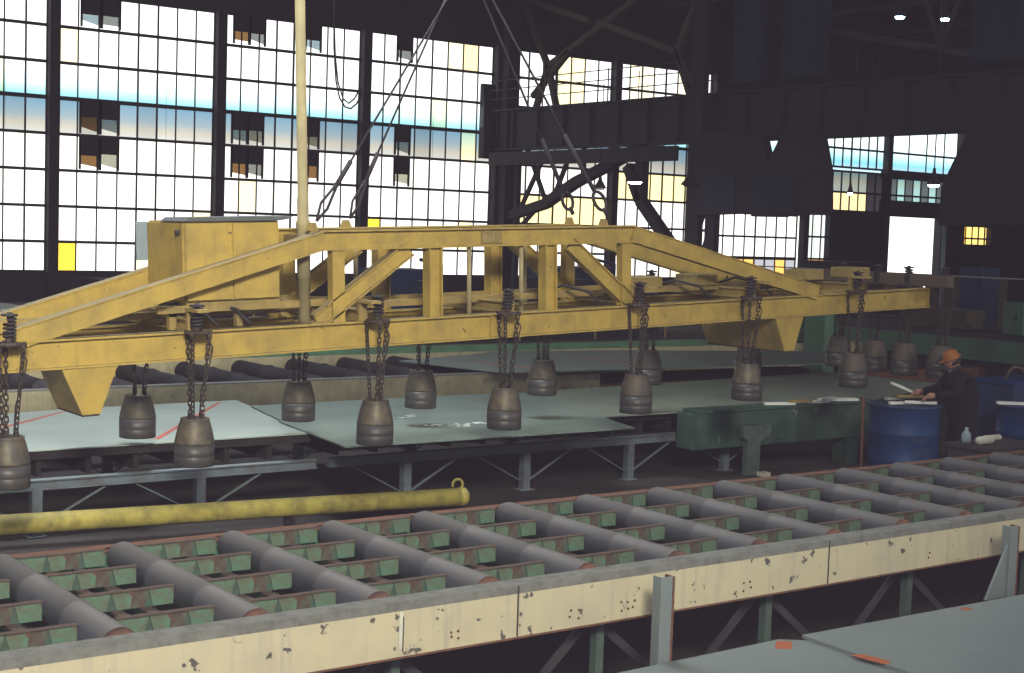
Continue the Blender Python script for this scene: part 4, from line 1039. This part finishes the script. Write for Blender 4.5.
# hands
def hand(c, fd, sd, nm_):
    c = Vector(c); fd = fd.normalized(); sd = sd.normalized(); dn = Vector((0, 0, -1))
    m = MB(); m.tube([c, c + fd * 0.045, c + fd * 0.09], [0.028, 0.040, 0.036], 10)
    for k, (off, ln) in enumerate(((-0.030, 0.062), (-0.010, 0.074), (0.010, 0.070), (0.029, 0.054))):
        b_ = c + fd * 0.085 + sd * off
        m.tube([b_, b_ + fd * ln * 0.45 + dn * 0.006, b_ + fd * ln * 0.75 + dn * 0.026, b_ + fd * ln * 0.9 + dn * 0.045], [0.010, 0.0095, 0.009, 0.007], 7)
    b_ = c + fd * 0.03 - sd * 0.03
    m.tube([b_, b_ + fd * 0.03 - sd * 0.028 + dn * 0.01, b_ + fd * 0.062 - sd * 0.03 + dn * 0.03], [0.013, 0.011, 0.009], 7)
    o = m.build(nm_, SKIN, worker); o.location = -W0; return o
hand(wp(0.36, 0.20, 1.088), Ld * 1.0 + Td * -0.3 + Vector((0, 0, -0.25)), Td, 'hand')
hand(wp(0.42, -0.14, 1.098), Ld * 1.0 + Td * 0.2 + Vector((0, 0, -0.2)), -Td, 'hand')
m = MB().lathe([(0.075, 0), (0.085, 0.02), (0.072, 0.05)], n=16); o = m.build('collar', WORN, worker); o.location = wp(0.085, 0, 1.345) - W0; o.rotation_euler = (0, 0.3, atan2(Ld.y, Ld.x))

# ================================================================== LIGHT, WORLD, CAMERA
def area(name, loc_, tgt, size, power, col):
    ld = bpy.data.lights.new(name, 'AREA'); ld.energy = power; ld.color = col; ld.shape = 'RECTANGLE'; ld.size = size[0]; ld.size_y = size[1]
    o = bpy.data.objects.new(name, ld); COL.objects.link(o); o.location = loc_
    o.rotation_euler = (Vector(tgt) - Vector(loc_)).to_track_quat('-Z', 'Y').to_euler(); return o
k_ = area('daylight_key', (-3, -7.5, 9.5), (3.0, 11, 3.2), (4, 2.5), 640, (1.0, 0.94, 0.80)); k_.data.spread = radians(62)
k2 = area('overhead_fill', (5.5, 12.5, 13.8), (5.0, 12, 0), (6, 3), 520, (0.92, 0.97, 1.0)); k2.data.spread = radians(90)  # added soft overhead fill brightening the tops of plates and rollers
area('high_lamp', (26, -8, 13.5), (6, 11, 1), (1.5, 1.5), 900, (1.0, 0.95, 0.85))
sun = bpy.data.lights.new('sun', 'SUN'); sun.energy = 13.0; sun.angle = radians(1.0); sun.color = (1, 0.98, 0.95)
so = bpy.data.objects.new('sun', sun); COL.objects.link(so); so.location = (0, 0, 40)
so.rotation_euler = Vector((0.15, 1.0, -1.75)).to_track_quat('-Z', 'Y').to_euler()

w = bpy.data.worlds.new('world'); SC.world = w; w.use_nodes = True
bg = w.node_tree.nodes['Background']; bg.inputs[0].default_value = (0.86, 0.84, 0.95, 1); bg.inputs[1].default_value = 0.5

YAW, PIT, ROL, FP = 0.63827886, 0.0717372, -0.03365163, 1470.717
f = Vector((sin(YAW) * cos(PIT), cos(YAW) * cos(PIT), -sin(PIT))); r_ = Vector((cos(YAW), -sin(YAW), 0)); d_ = f.cross(r_)
R2 = cos(ROL) * r_ + sin(ROL) * d_; D2 = -sin(ROL) * r_ + cos(ROL) * d_
cam = bpy.data.cameras.new('camera'); co = bpy.data.objects.new('camera', cam); COL.objects.link(co)
cam.sensor_width = 36; cam.lens = FP / 1024 * 36; cam.clip_end = 400
Mx = Matrix((R2, -D2, -f)).transposed().to_4x4(); Mx.translation = Vector((0, 0, 2.8)); co.matrix_world = Mx
SC.camera = co
SC.view_settings.view_transform = 'Standard'
SC.view_settings.exposure = 0.0
SC.view_settings.use_curve_mapping = True
cm = SC.view_settings.curve_mapping; cm.black_level = (-0.023, -0.019, -0.025); cm.update()
try:
    SC.cycles.use_denoising = True; SC.cycles.max_bounces = 6; SC.cycles.transparent_max_bounces = 16
except Exception: pass
